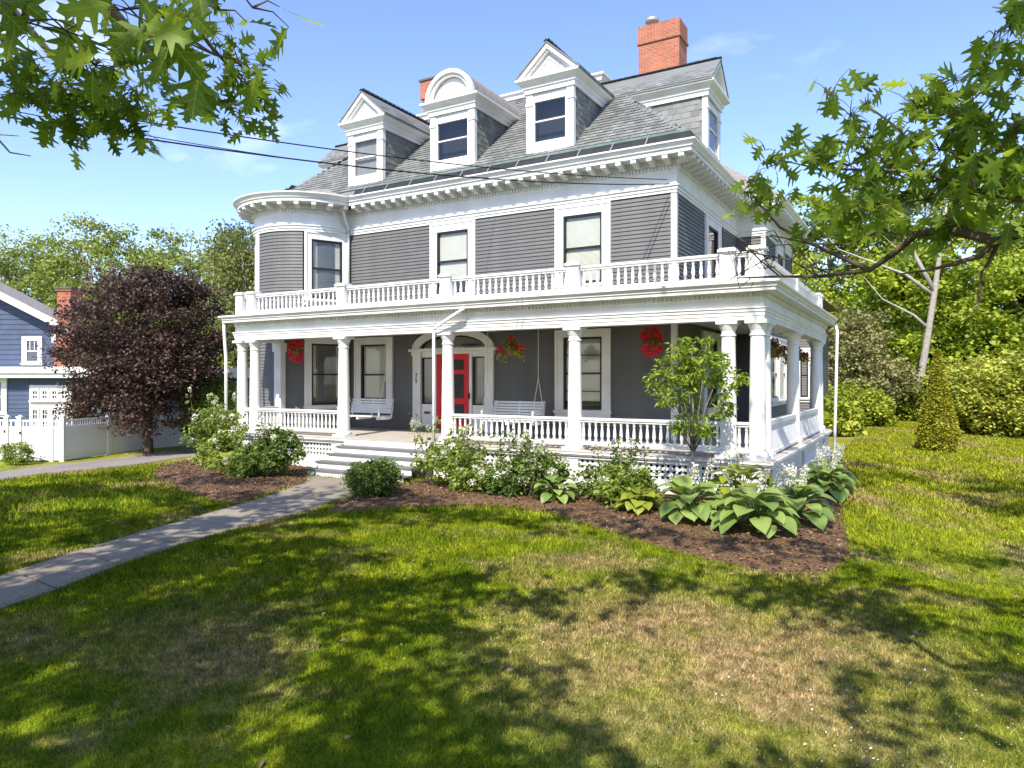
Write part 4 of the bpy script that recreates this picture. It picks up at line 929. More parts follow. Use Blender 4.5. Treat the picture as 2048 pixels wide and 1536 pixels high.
tree('purple_maple', 'dark purple leaved maple on the driveway verge in front of the white fence', 'tree', (-26.9, 17.3, g0(-26.9,17.3)), 8.2, [(0,0,5.0,3.2,3.2,2.4),(-.3,.2,3.6,3.5,3.3,1.7),(.2,0,6.5,1.9,1.9,1.1),(1.2,-.4,3.4,2.1,2.0,1.6),(-1.8,-.7,1.9,1.7,1.5,1.4),(1.3,-.8,2.0,1.4,1.3,1.1)], 620, 100, .60, .125, 'leaf_purple', .19, 'bark', seed=32, up=.7, limbs=14, trunk_top=.8)
tree('green_shrub_tree', 'bright green shrub peeping between the maple and the porch columns', 'shrub', (-25.2, 19.0, g0(-25.2,19.0)), 3.2, [(0,0,1.7,1.4,1.3,1.6)], 110, 60, .4, .14, 'leaf_shrub', .05, 'bark', seed=33)

# ------------------------------------------------------------------ neighbouring house (its front is turned towards the street)
nb = thing('neighbour_house', 'blue shingled house with white trim and brick chimney behind the fence', 'house', (0, 0, 0), R(YAW))
ND = 34.0
def nbox(mb, x0, x1, y0, y1, z0, z1): return mb.box(x0, x1, ND + y0, ND + y1, z0, z1)
gw = MB(); gw.prism([(-32.2,2.6),(-21.85,2.6),(-21.85,4.85),(-27.0,7.45),(-32.2,4.85)], ND+.6, ND+1.7); gw.build('gable_wall', 'siding_blue', nb)
sh = MB()
z = 2.9
while z < 7.2:
    xr = -21.85 if z < 4.8 else -27.0 + (7.45 - z) / .505
    sh.hexa([(-31.5,ND+.565,z),(xr,ND+.565,z),(xr,ND+.6,z),(-31.5,ND+.6,z)], [(-31.5,ND+.59,z+.24),(xr-.02,ND+.59,z+.24),(xr-.02,ND+.6,z+.24),(-31.5,ND+.6,z+.24)]); z += .245
stuff(sh.build('shingle_courses', 'siding_blue', nb))
s = (7.75-4.55)/5.9
for sg in (1, -1):
    xe = -27.0 + sg * 5.9
    MB().add([(-27.0,ND-.05,7.75),(xe,ND-.05,4.75),(xe,ND+1.9,4.75),(-27.0,ND+1.9,7.75),(-27.0,ND-.05,7.93),(xe,ND-.05,4.93),(xe,ND+1.9,4.93),(-27.0,ND+1.9,7.93)], [(0,1,2,3),(4,5,6,7),(0,1,5,4),(1,2,6,5),(2,3,7,6)]).build('gable_roof', 'shingle_grey', nb)
    MB().add([(-27.0,ND-.1,7.55),(xe,ND-.1,4.57),(xe,ND-.04,4.57),(-27.0,ND-.04,7.55),(-27.0,ND-.1,7.90),(xe,ND-.1,4.92),(xe,ND-.04,4.92),(-27.0,ND-.04,7.90)], [(0,1,5,4),(3,2,6,7),(0,1,2,3),(4,5,6,7),(1,2,6,5)]).build('rake_board', 'white_paint', nb)
MB().box(-22.05,-21.85,ND+.0,ND+.6,4.2,4.62).build('eave_bracket', 'white_paint', nb)
lowr = MB(); nbox(lowr, -34, -13.2, -.5, 6, 2.72, 3.02); nbox(lowr, -34, -13.2, -.42, 6, 2.50, 2.72); lowr.build('flat_roof_fascia', 'white_paint', nb)
lw = MB(); nbox(lw, -34, -21.1, .15, 5, -1.0, 2.5); nbox(lw, -21.1, -13.6, 1.6, 5, -1.0, 2.5); lw.build('lower_wall', 'siding_blue', nb)
sh = MB(); z = -.6
while z < 2.45: sh.hexa([(-34,ND+.12,z),(-23.2,ND+.12,z),(-23.2,ND+.15,z),(-34,ND+.15,z)], [(-34,ND+.142,z+.2),(-23.2,ND+.142,z+.2),(-23.2,ND+.15,z+.2),(-34,ND+.15,z+.2)]); z += .205
stuff(sh.build('lower_shingles', 'siding_blue', nb))
def nwin(x, y, z, cw, ch, ow, o0, o1, vb, hb, hb2=()):
    w = window((x, ND + y, z), 0, cw, ch, ow, o0, o1, parent=nb, blind=None, sash='white_vinyl', crown=False, sill=True)
    m = MB()
    for b in vb: m.box(b-.012, b+.012, -.03, .03, hb[0], hb[1])
    for b in hb2: m.box(-ow/2, ow/2, -.028, .028, b-.012, b+.012)
    if m.v: m.build('muntin', 'white_vinyl', w)
    return w
wn_ = nwin(-23.34, .565, 3.10, .98, 1.42, .64, .14, 1.26, (-.11,.11), (.72,1.2))
MB().box(-.32,.32,.034,.05,.95,1.26).build('shade', 'blind', wn_)
nwin(-24.9, .12, .62, 1.3, 1.95, .86, .2, 1.75, (-.14,.14), (1.0,1.7), (1.35,))
pw = MB()
for a_, b_ in ((-.4,-.1),(1.1,1.36),(1.98,2.15)): nbox(pw, -23.15, -21.1, .05, .15, a_, b_)
for k in range(5): xa_ = (-23.15, -22.65, -22.18, -21.71, -21.24)[k]; nbox(pw, xa_, (-23.07, -22.60, -22.13, -21.66, -21.1)[k], .052, .15, -.38, 2.13)
pw.build('window_wall', 'white_paint', nb)
for k in range(4):
    x = -22.86 + .47 * k
    nwin(x, .05, 1.36, .42, .62, .32, .08, .56, (0,), (.1,.54), ()); nwin(x, .05, -.1, .42, 1.2, .32, .1, 1.12, (0,), (.1,1.1), (.35,.85))
for x in (-20.3, -19.2, -17.9): nwin(x, 1.6, .1, .95, 1.9, .7, .1, 1.75, (0,), (.1,1.7), (.5,1.3))
nch = MB(); nbox(nch, -21.72, -21.08, -.1, .9, 2.9, 6.65); nbox(nch, -21.78, -21.02, -.16, .96, 6.65, 6.75); nbox(nch, -21.80, -21.0, -.18, .1, 2.9, 4.3); nch = nch.build('chimney', 'brick', nb)
m = MB(); nbox(m, -21.83, -20.97, -.2, 1.0, 6.75, 6.84); m.build('chimney_cap', 'stone_cap', nch)

# ------------------------------------------------------------------ white fence
fence = thing('white_fence', 'white vinyl privacy fence with baluster top and gate beside the driveway', 'fence')
def fpost(x, y, h, rz):
    z = g0(x, y); p = MB().box(-.075,.075,-.075,.075,-.2,h).mesh('post', 'white_vinyl'); o_ = link('post', p, fence, (x, y, z), rz)
    MB().box(-.10,.10,-.10,.10,h,h+.04).lathe([(.09,0),(.03,.05)],0,0,4,h+.04).build('post_cap', 'white_vinyl', o_)
def fpanel(x0, y0, x1, y1, h, name='panel'):
    L = math.hypot(x1-x0, y1-y0) - .15; a = math.atan2(y1-y0, x1-x0); cx, cy = x0 + .075*math.cos(a), y0 + .075*math.sin(a)
    z = min(g0(x0,y0), g0(x1,y1)); m = MB().box(0,L,-.03,.03,.05,.17).box(0,L,-.03,.03,h-.42,h-.27).box(0,L,-.03,.03,h-.09,h-.03)
    p = link(name, m.mesh(name, 'white_vinyl'), fence, (cx, cy, z), a); k = 0.0; bd = MB().box(0,.145,-.018,.018,.17,h-.42).mesh('board', 'white_vinyl')
    while k + .15 < L: link('board', bd, p, (k, 0, 0)); k += .15
    if L - k > .02: MB().box(k,L,-.018,.018,.17,h-.42).build('board', 'white_vinyl', p)
    pk = MB().box(-.019,.019,-.019,.019,h-.27,h-.09).mesh('picket', 'white_vinyl'); n_ = max(1, int(L/.11))
    for q in range(n_): link('picket', pk, p, ((q+.5)*L/n_, 0, 0))
    return p
FH = 1.55
r30 = R(YAW); FA = (-27.1, 14.15)     # near run parallel to the neighbour's front
run = [(FA[0] - k*math.cos(r30), FA[1] - k*math.sin(r30)) for k in (0, .38, 1.55, 2.02, 3.3, 5.0)]
for i, (x, y) in enumerate(run): fpost(x, y, FH + (.05 if i else .1), r30)
for (a, b) in zip(run[1:], run[:-1]): fpanel(a[0], a[1], b[0], b[1], FH)
run2 = [FA, (-27.75, 16.2), (-28.35, 18.3), (-28.6, 20.4), (-28.6, 22.6)]
for x, y in run2[1:]: fpost(x, y, FH+.05, R(105))
for a, b in zip(run2[:-1], run2[1:]): fpanel(a[0], a[1], b[0], b[1], FH)
for q, zz in ((1.50,1.0),(1.50,.62),(2.06,1.05)):
    x, y = FA[0]-q*math.cos(r30)+.08*math.sin(r30), FA[1]-q*math.sin(r30)-.08*math.cos(r30); MB().box(-.03,.03,-.02,.02,0,.09).build('gate_latch', 'black_metal', fence).location = (x, y, g0(x,y)+zz)

# ------------------------------------------------------------------ right side: lawn shrubs, woods
WOODS = [(-6,62,16,6.0),(2.5,66,17,6.5),(9.5,60,16.5,6),(15,66,18,6.5),(21,58,17,6),(-14,66,17,6.0),(5.5,56,10,4.5),(13.5,53,11.5,4.5),(28,64,19,7),(-1.5,57,10.5,4.2)]
WL = ['bright green maple right of the porch roof at the wood edge', 'tall leafy tree behind the pale bare trunk', 'leafy tree right of the pale bare trunk', 'tall tree behind the woodland edge under the oak limb', 'leafy tree at the far right of the wood', 'leafy tree rising behind the porch roof corner', 'lower bright tree behind the arborvitae', 'lower bright tree behind the large rounded shrub', 'tallest wood tree at the right picture edge', 'lower leafy tree left of the pale trunk']
for i, (x, y, H, rx) in enumerate(WOODS):
    H *= 1.12
    tree('woodland_tree', WL[i], 'tree', (x, y, g0(x,y)), H, [(0,0,H*.62,rx,rx*.9,H*.36),(0,-rx*.3,H*.30,rx*1.0,rx*.8,H*.28),(rx*.3,0,H*.8,rx*.6,rx*.6,H*.2)], 300, 85, 1.15, .34, 'leaf_wood', .3, seed=50+i, group='trees of the wood behind the lawn', limbs=10)
bt = thing('pale_trunk_tree', 'tree with bare pale grey trunk and forked branches at the wood edge', 'tree', (-.3, 47.5, g0(-.3,47.5)))
m = MB(); m.tube([(0,0,-.2),(.05,0,2),(.45,0,4.5),(.85,0,7.5),(1.15,0,10),(1.5,0,13)], [.24,.21,.185,.16,.12,.04], 10)
for pts_, r0 in [([(.85,0,7.5),(.0,0,9.4),(-1.0,.3,11.8),(-1.2,.3,13.5)], .16), ([(.8,0,7.3),(-.6,0,8.6),(-2.6,0,9.6),(-4.2,0,10.4),(-5,0,11.5)], .11), ([(.55,0,5.4),(-.2,-.1,6.2),(-1.8,-.2,7.2),(-2.8,-.2,8.6)], .10), ([(1.1,0,9.6),(1.9,0,10.6),(3.0,0,11.0)], .09), ([(1.2,0,10.4),(.6,0,11.6),(.4,0,13)], .08), ([(.0,0,9.4),(-.9,0,10.0),(-1.8,0,11.0)], .06), ([(-2.6,0,9.6),(-3.4,.1,9.4),(-4.4,0,9.6)], .04)]:
    m.tube(pts_, [r0*(1-.85*k/(len(pts_)-1)) for k in range(len(pts_))], 6)
m.build('trunk', 'bark_pale', bt, True)
g = rng(71); P_ = clumps(g, np.array([(.5,0,13.3),(-1.2,.3,13.2),(2.4,0,11.6),(1.6,.3,13.4),(-.2,0,12.5)]), np.array([1.2,1.1,.9,1.1,.9]), 130); link('crown', leaf_mesh('crown', P_, .24, 'leaf_birch', g), bt)

def shrub(name, label, cat, x, y, ell, nclump, per, crad, lsize, mat, seed, group=None, up=.5, stems=6, lo=.5, droop=.2, zoff=0.0):
    g = rng(seed); t = thing(name, label, cat, (x, y, g0(x, y) + zoff), 0, group); C = []
    for e in ell: C.append(shell(g, int(nclump / len(ell)), e[:3], e[3:], lo))
    C = np.concatenate(C); C[:, 2] = np.maximum(C[:, 2], crad * .5); P = clumps(g, C, crad * g.uniform(.6, 1.4, len(C)), per, .8); P[:, 2] = np.maximum(P[:, 2], .02)
    T = np.clip(np.repeat(g.random(len(C)), per) * .6 + g.random(len(P)) * .45 - .05, 0, 1); link('foliage', leaf_mesh('foliage', P, lsize, mat, g, up, droop, tint=T), t)
    if stems:
        m = MB()
        for k in range(stems):
            c = C[g.integers(len(C))]; b = g.normal(size=2) * .06; m.tube([(b[0], b[1], -.05), (c[0]*.5+b[0], c[1]*.5+b[1], c[2]*.6), tuple(c)], [.018, .012, .005], 4)
        m.build('stems', 'bark', t)
    return t, C
shrub('olive_tree', 'large grey olive shrub beside the shed', 'shrub', -5.2, 46, [(0,0,3.6,3.2,2.5,3.3),(1.2,0,2.6,3.4,2.5,2.6)], 260, 90, .7, .2, 'leaf_olive', 81)
shrub('reddish_shrub', 'small rusty tinged young tree near the pale trunk', 'shrub', -2.6, 47.5, [(0,0,4.3,1.3,1.0,2.4)], 50, 40, .5, .2, 'leaf_olive', 82)
shrub('hedge_shrub', 'rounded yellow green shrub beyond the porch downspout', 'shrub', -3.6, 41.0, [(0,0,.95,2.2,1.8,1.15),(1.0,-.6,.7,1.3,1.3,.9)], 210, 80, .42, .17, 'leaf_hedge', 83, up=.9)
shrub('hedge_shrub', 'yellow green shrub left of the arborvitae at the lawn edge', 'shrub', .2, 47.5, [(0,0,1.15,1.7,1.6,1.4)], 150, 80, .45, .2, 'leaf_hedge', 84, up=.9)
shrub('feathery_shrub', 'low feathery yellow shrub by the end of the porch', 'shrub', -3.55, 33.5, [(0,0,.7,1.2,1.2,1.0)], 90, 60, .35, .22, 'leaf_hedge', 85, droop=.9)
shrub('rounded_shrub', 'huge rounded rhododendron shrub right of the arborvitae', 'shrub', 3.3, 40.0, [(0,0,1.9,3.0,2.6,1.9),(-.9,-.5,1.3,1.9,1.8,1.3),(1.8,.5,1.4,1.9,1.8,1.5)], 420, 80, .48, .2, 'leaf_pale', 86, up=1.0, stems=14)
shrub('rounded_shrub', 'yellow green shrub at the right picture edge by the wood', 'shrub', 7.6, 44.0, [(0,0,1.6,2.4,2.2,1.7)], 200, 80, .45, .2, 'leaf_hedge', 87, up=1.0)
g = rng(88); ar = thing('arborvitae', 'narrow cone shaped golden arborvitae standing on the side lawn', 'shrub', (.42, 28.1, g0(.42,28.1)))
hh = g.random(900) ** .95; th = g.random(900) * 6.283; rr = .58 * np.where(hh < .18, .85 + .83*hh, 1.0 - ((hh-.18)/.82)**.92) * g.uniform(.8, 1.04, 900); rr = np.maximum(rr, .03)
C = np.stack([rr*np.cos(th), rr*np.sin(th), .1 + hh*3.3], -1); P_ = clumps(g, C, .07 + .07*(1-hh), 34, 1.4)
link('foliage', leaf_mesh('foliage', P_, .075, 'leaf_arbor', g, .2, -1.0), ar); MB().tube([(0,0,-.1),(0,0,2.4)], [.06,.02], 6).build('trunk', 'bark', ar)
# shed behind the olive shrub
shed = thing('shed', 'low shed with grey hipped roof and windows behind the porch end', 'shed', (-7.5, 47, g0(-7.5,47)), R(20))
MB().box(-3.5,2.6,-2,2,-.2,1.9).build('wall', 'beige_paint', shed); MB().add([(-4,-2.6,1.9),(3.1,-2.6,1.9),(3.1,2.6,1.9),(-4,2.6,1.9),(-1.4,0,3.7),(.6,0,3.7)], [(0,1,5,4),(1,2,5),(2,3,4,5),(3,0,4),(0,3,2,1)]).build('roof', 'shingle_grey', shed)
for x in (-.6, .4, 1.4): window((x, -2.0, .75), 0, .8, 1.0, .66, .08, .92, parent=shed, blind=None, sash='beige_paint', frame='beige_paint', crown=False)
# far woods beyond everything: one mass
g = rng(90); n_ = 520; ang = np.concatenate([g.uniform(R(52), R(150), n_)]); dist = g.uniform(95, 125, n_); C = np.stack([dist*np.cos(ang), dist*np.sin(ang), g.uniform(1, 11, n_)], -1)
tag(link('far_woods', leaf_mesh('far_woods', clumps(g, C, np.full(n_, 3.6), 60), .9, 'leaf_bg', g)), 'distant mass of green woods behind both houses', 'woods', kind='stuff')

# ------------------------------------------------------------------ planting along the porch
def blossom_mesh(seed, size, n, elong, mat):
    g = rng(seed); D = g.normal(size=(n, 3)); D /= np.linalg.norm(D, axis=1)[:, None]; P = D * np.array([size*.5, size*.5, size*.5*elong]) * g.uniform(.6, 1, (n, 1))
    return leaf_mesh('blossom', P, size*.26, mat, g, .6)
BLO = [blossom_mesh(100+k, .17, 60, 1.1, 'flower_white') for k in range(3)]
def hydrangea(label, x, y, ell, nclump, seed, nblo, mat='leaf_shrub', lsize=.085, sprays=0, per=46, spread=.17):
    t, C = shrub('hydrangea', label, 'hydrangea', x, y, ell, nclump, per, spread, lsize, mat, seed, 'shrubs along the porch', up=.5, stems=10, lo=.35)
    g = rng(seed + 500); m = MB()
    order = np.argsort(-(C[:, 2] + g.random(len(C))*.5 - C[:, 1]*.4))[:nblo*3]
    for k in g.permutation(order)[:int(nblo*.85)]:
        o_ = link('blossom', BLO[g.integers(3)], t, tuple(C[k] + np.array([0,-.08,.07]))); o_.scale = (1,) * 3; o_.rotation_euler = (g.uniform(-.5,.5), g.uniform(-.5,.5), g.uniform(0,6)); s_ = g.uniform(.6, 1.15); o_.scale = (s_, s_, s_)
    # loose upright sprays through which the porch shows
    P = []
    for k in range(sprays):
        bx, by = g.normal(size=2) * np.array([ell[0][3]*.5, .15]); hgt = g.uniform(.75, 1.0) * (ell[0][2] + ell[0][5] + .55); dx = g.normal() * .18
        pts_ = [(bx, by, .1), (bx+dx*.5, by, hgt*.55), (bx+dx, by, hgt)]; m.tube(pts_, [.012,.009,.004], 4)
        for q in np.linspace(.4, 1, 11):
            for _ in range(4): P.append(np.array([bx+dx*q, by, .1+(hgt-.1)*q]) + g.normal(size=3)*.07)
        o_ = link('blossom', BLO[k % 3], t, (bx+dx, by, hgt)); o_.scale = (.6,.6,.8)
    if sprays:
        stuff(m.build('spray_stems', 'bark', t)); link('spray_leaves', leaf_mesh('spray_leaves', np.array(P), lsize, mat, g, .4), t)
    return t
hydrangea('tall bright hydrangea with white heads at the porch left corner', -16.6, 12.75, [(0,0,.80,1.0,.8,.80),(-.4,.2,1.1,.7,.6,.6),(.6,-.3,.5,.5,.5,.5)], 210, 200, 34, sprays=4)
hydrangea('dense green hydrangea left of the steps beside the lattice', -13.95, 11.9, [(0,0,.50,.75,.65,.50),(.3,.35,.7,.55,.5,.5),(-.4,-.2,.3,.4,.4,.3)], 190, 201, 14, 'leaf_dark_shrub', sprays=5)
hydrangea('white flowering hydrangea just right of the porch steps', -8.8, 12.75, [(0,0,.50,.95,.6,.50),(-.2,.2,.7,.7,.5,.40),(.5,-.2,.3,.5,.4,.3)], 140, 202, 30, sprays=12)
hydrangea('hydrangea with tall sprays in front of the railing between two columns', -7.05, 12.7, [(0,0,.40,.95,.6,.40),(.2,.2,.6,.6,.5,.35),(-.5,-.2,.3,.5,.4,.3)], 130, 203, 20, 'leaf_dark_shrub', sprays=15)
hydrangea('loose hydrangea in front of the lattice beside the young tree', -5.35, 13.0, [(0,0,.35,.8,.5,.35),(.2,.1,.5,.4,.4,.35)], 80, 204, 9, 'leaf_dark_shrub', sprays=9)
hydrangea('low leafy bush at the foot of the hydrangea near the hostas', -4.75, 12.5, [(0,0,.38,.55,.45,.4)], 90, 205, 4, sprays=0)
shrub('boxy_shrub', 'compact dark green shrub in front of the steps by the walk', 'shrub', -9.75, 11.15, [(0,0,.38,.62,.55,.38),(.25,-.1,.45,.4,.4,.35),(-.3,.1,.35,.35,.4,.35)], 170, 55, .15, .055, 'leaf_dark_shrub', 206, 'shrubs along the porch', stems=8)
shrub('white_flower_shrub', 'small white speckled shrub at the foot of the fence gate', 'shrub', -27.55, 12.85, [(0,0,.4,.6,.45,.4)], 70, 40, .16, .07, 'leaf_shrub', 207)

# hostas
def hosta_leaf_mesh(L, W, mat, seed):
    g = rng(seed); nu, nv = 9, 4; V = []; Fq = []
    for i in range(nu + 1):
        t = i / nu; tt = t ** .80; w = W * .5 * max(.03 if t > .9 else .12, (1 - abs(2 * tt - .94) ** 2.3 if abs(2 * tt - .94) < 1 else 0)) ** .55
        back = -.10 * L if i == 0 else 0
        for j in range(-nv // 2, nv // 2 + 1):
            q = j / (nv / 2); x = q * w; y = L * t + (back * abs(q)); z = .20 * L * math.sin(t * 2.3) - .42 * L * t * t - .10 * W * (1 - abs(q)) + .018 * L * (1 if j % 2 else 0)
            V.append((x, y, z))
    c = nv + 1
    for i in range(nu):
        for j in range(nv): Fq.append((i*c+j, i*c+j+1, (i+1)*c+j+1, (i+1)*c+j))
    return raw_mesh('leaf', V, Fq, mat, [g.random()]*len(V), True)
HL = [hosta_leaf_mesh(.30 + .02*k, .36 - .018*((k*2) % 5), 'leaf_hosta', 300+k) for k in range(7)]; HG = [hosta_leaf_mesh(.36, .37, 'leaf_hosta_gold', 310+k) for k in range(4)]
stalk = MB().tube([(0,0,0),(.02,0,.3),(.05,0,.55)], [.006,.005,.003], 5).mesh('flower_stalk', 'leaf_shrub')
gfl = rng(320); zz = gfl.uniform(.26, .60, 44); aa = gfl.random(44)*6.28
spike = leaf_mesh('blossom', np.stack([.05*zz/.55+.022*np.cos(aa), .022*np.sin(aa), zz], -1), .045, 'flower_white', gfl, 0, .8)
def hosta(label, x, y, n, size, meshes, seed, stalks=0, tilt=0, lift=.06):
    size *= .86; g = rng(seed); t = thing('hosta', label, 'hosta', (x, y, g0(x, y) + lift), 0, 'hostas in the mulch bed')
    pet = MB()
    for k in range(n):
        q = k / n; a = k * 2.39996 + g.uniform(-.25, .25); r = size * (.06 + .34 * q ** .7); hgt = size * (.56 - .36 * q) + g.uniform(-.03, .03); pit = .45 - .95 * q + g.uniform(-.15, .15)
        o_ = link('leaf', meshes[g.integers(len(meshes))], t, (r*math.cos(a), r*math.sin(a), max(.05, hgt))); o_.rotation_euler = (pit, g.uniform(-.25,.25), a - math.pi/2); s_ = size * g.uniform(.8, 1.15); o_.scale = (s_, s_, s_)
        pet.tube([(0,0,0),(r*.5*math.cos(a), r*.5*math.sin(a), max(.05,hgt)*.7),(r*math.cos(a), r*math.sin(a), max(.05,hgt))], .007*size, 4)
    pet.build('petioles', 'leaf_shrub', t)
    for k in range(stalks):
        a = g.random()*6.28; r = g.uniform(.02,.25)*size; o_ = link('flower_stalk', stalk, t, (r*math.cos(a), r*math.sin(a), .38*size)); o_.rotation_euler = (g.uniform(-.3,.3), g.uniform(-.3,.3), a); link('blossom', spike, o_)
hosta('small hosta with yellow green leaves at the bed edge below the hydrangea', -4.35, 12.0, 26, .75, HG, 400)
hosta('broad green hosta left of the corner group with drooping front leaf', -3.35, 11.75, 30, 1.15, HL, 401, 3)
hosta('largest hosta in front of the porch corner pillar', -2.25, 11.35, 34, 1.2, HL, 402, 4)
hosta('golden leaved hosta against the porch corner pillar', -2.75, 12.75, 24, 1.15, HG, 403, 2, 0, .25)
hosta('hosta with a thick cluster of white flower spikes right of the porch corner', -1.85, 12.5, 34, 1.1, HL, 404, 12)
hosta('hosta along the side skirt of the porch with white spikes', -1.72, 15.6, 34, 1.05, HL, 405, 9)
hosta('farther hosta along the side skirt near the downspout', -1.85, 17.4, 26, 1.0, HL, 406, 8)
hosta('green hosta between the two tall sprayed hydrangeas', -6.2, 12.35, 20, .85, HL, 407)
hosta('hosta tucked under the hydrangea left of the steps', -14.9, 11.65, 10, .95, HG, 408)

# young tree in front of the porch
def small_leaf_shape(): return np.array([(0,0,0),(.20,.35,.04),(0,1,-.30),(-.20,.35,.04)], float)
sap = thing('young_tree', 'slender young tree with bright green leaves in front of the porch railing', 'tree', (-3.71, 13.0, .03))
g = rng(410); m = MB()
m.tube([(0,0,-.1),(.0,0,.5),(.03,0,.95),(.06,0,1.25)], [.045,.038,.032,.028], 8); Pn = []; Cc = []
for k in range(22):
    a = g.random()*6.28; out = g.uniform(.45, 1.25); z1 = g.uniform(1.5, 3.0); w = 1.0 if z1 < 2.5 else .6
    e = np.array([.06 + out*w*math.cos(a)*.95, out*w*math.sin(a)*.7, z1]); s0 = np.array([.05,0,g.uniform(.9,1.35)]); md = s0*.55 + e*.45 + np.array([0,0,.12])
    m.tube([tuple(s0), tuple(md), tuple(e)], [.016,.010,.004], 5)
    for q in np.linspace(.45, 1.08, 6): Cc.append(md*(1-q) + e*q + g.normal(size=3)*.06)
m.build('trunk', 'bark_grey', sap, True); Cc = np.array(Cc); P_ = clumps(g, Cc, np.full(len(Cc), .15), 26, .5)
link('crown', leaf_mesh('crown', P_, .105, 'leaf_sapling', g, .6, .9, small_leaf_shape()), sap)

# hanging baskets
def basket(label, x, y, zc, full, mats, seed, r=.20):
    g = rng(seed); t = thing('hanging_basket', label, 'hanging basket', (x, y, zc), 0, 'hanging baskets under the porch roof')
    MB().lathe([(.06,-.20),(.12,-.17),(.15,-.05),(.16,0)], 0, 0, 14).build('pot', 'wicker', t, True)
    m = MB()
    for k in range(3): m.tube([(.15*math.cos(k*2.09), .15*math.sin(k*2.09), 0), (0,0,.30)], .004, 4)
    m.tube([(0,0,.30),(0,0,3.94-zc)], .005, 4); m.build('hanger', 'black_metal', t)
    n_ = 420 if full else 300
    D = g.normal(size=(n_, 3)); D /= np.linalg.norm(D, axis=1)[:, None]; P = D * np.array([r*1.05, r*1.05, r*.9]) * g.uniform(.5, 1, (n_, 1)); P[:, 2] += .04
    link('foliage', leaf_mesh('foliage', P, .07, 'leaf_shrub', g, .3), t)
    nf = 520 if full else 190; D = g.normal(size=(nf, 3)); D /= np.linalg.norm(D, axis=1)[:, None]; P = D * np.array([r*1.15, r*1.15, r*1.0]) * g.uniform(.8, 1.05, (nf, 1))
    if full: low = g.random(nf) < .45; P[:, 2] += np.where(low, -.16, .14); P[low] *= .92
    else:
        trail = np.arange(nf) % 3; off = np.array([(0,0,.17),(-.24,-.05,-.06),(.25,-.05,-.02)]); P = P * .50 + off[trail]
        for k in range(3): link('flower_cluster', leaf_mesh('flower_cluster', P[trail == k], .07, mats, g, .2), t)
        q = g.random((240, 1)); tr_ = g.integers(0, 2, 240); P2 = np.array([(-.30,-.05,-.26),(.32,-.05,-.18)])[tr_] * q + g.normal(size=(240, 3)) * .055; link('trailing_leaves', leaf_mesh('trailing_leaves', P2, .075, 'leaf_hosta_gold', g, .2), t)
    if full: link('flowers', leaf_mesh('flowers', P, .075, mats, g, .2), t)
basket('full red flower basket at the porch left end beside the tall window', -16.2, 15.1, 3.28, True, 'flower_red', 420)
basket('basket with trailing red flowers and yellow leaves right of the door', -8.84, 15.2, 3.22, False, 'flower_red', 421)
basket('full red flower basket above the young tree', -5.22, 15.2, 3.26, True, 'flower_red', 422)
basket('dusky red flower basket on the side porch nearer the corner columns', -3.3, 19.0, 3.18, False, 'flower_rust', 423)
basket('dusky red flower basket at the far end of the side porch', -3.3, 22.6, 3.15, False, 'flower_rust', 424)

# ------------------------------------------------------------------ overhead service wires
def wire(label, a, b, sag, r=.011):
    a, b = Vector(a), Vector(b); pts_ = []
    for k in range(41):
        t = k / 40; p = a.lerp(b, t); p.z -= 4 * sag * t * (1 - t); pts_.append(p)
    tag(MB().tube(pts_, r, 5).build('overhead_wire', 'wire_black'), label, 'wire', 'service wires to the house')
wire('uppermost black service wire running to the house corner', (-12.2, -1.0, 5.9), (-5.55, 17.3, 7.42), .42)
wire('lower black service wire ending under the cornice', (-12.2, -1.0, 5.78), (-5.5, 17.3, 7.30), .55, .013)
wire('thin black wire ending at the middle of the main cornice', (-12.0, -1.0, 5.98), (-10.6, 16.97, 8.1), .42, .008)

# ------------------------------------------------------------------ oaks over the lawn
half = [(.012,.0),(.04,.10),(.10,.14),(.26,.20),(.15,.25),(.11,.31),(.20,.36),(.44,.47),(.50,.56),(.36,.53),(.17,.50),(.15,.56),(.28,.67),(.42,.80),(.28,.77),(.13,.72),(.12,.79),(.20,.93),(.10,.90),(.0,1.0)]
def oak_leaf(name, detail=True, curl=.25):
    from mathutils.geometry import tessellate_polygon
    hp = half if detail else [(.05,0),(.25,.2),(.10,.30),(.42,.52),(.12,.54),(.30,.80),(0,1)]
    poly = [(0, 0)] + hp + [(0, .66), (0, .33)]; n = len(poly)
    tri = tessellate_polygon([[Vector((x, y, 0)) for x, y in poly]])
    V = []
    for s_ in (1, -1): V += [(s_*x, y, .35*curl*x - .4*curl*y*y) for x, y in poly]
    return np.array(V), np.array([tuple(t) for t in tri] + [tuple(q + n for q in t) for t in tri])
OV, OF = oak_leaf('leaf'); OAK = []
for k in range(6):
    V, Fq = oak_leaf('leaf', True, .1 + .09*k); OAK.append(raw_mesh('leaf', V, Fq, 'leaf_oak_near', [rng(600+k).random()]*len(V), True))
CV, CF = oak_leaf('leaf', False, .25)
def oak_cloud(name, P, size, g, parent, droop=.5, up=.3):
    n = len(P); A, B, N = orient(n, up, g, droop); S = size * g.uniform(.7, 1.25, n); k = len(CV)
    V = P[:, None, :] + S[:, None, None] * (CV[None,:,0,None]*B[:,None,:] + CV[None,:,1,None]*A[:,None,:] + CV[None,:,2,None]*N[:,None,:])
    Fc = (np.arange(n)[:, None, None]*k + CF[None]).reshape(-1, 3)
    return stuff(link(name, raw_mesh(name, V.reshape(-1,3), Fc, 'leaf_oak', np.repeat(g.random(n), k), True), parent))
def proj(P):
    d = P[:,0]*CAMF[0] + P[:,1]*CAMF[1]; r = P[:,0]*CAMR[0] + P[:,1]*CAMR[1]; dd = np.maximum(d, 1e-3)
    return d, 1024 + 1420*r/dd, 759 - 1420*(P[:,2]-2.42)/dd
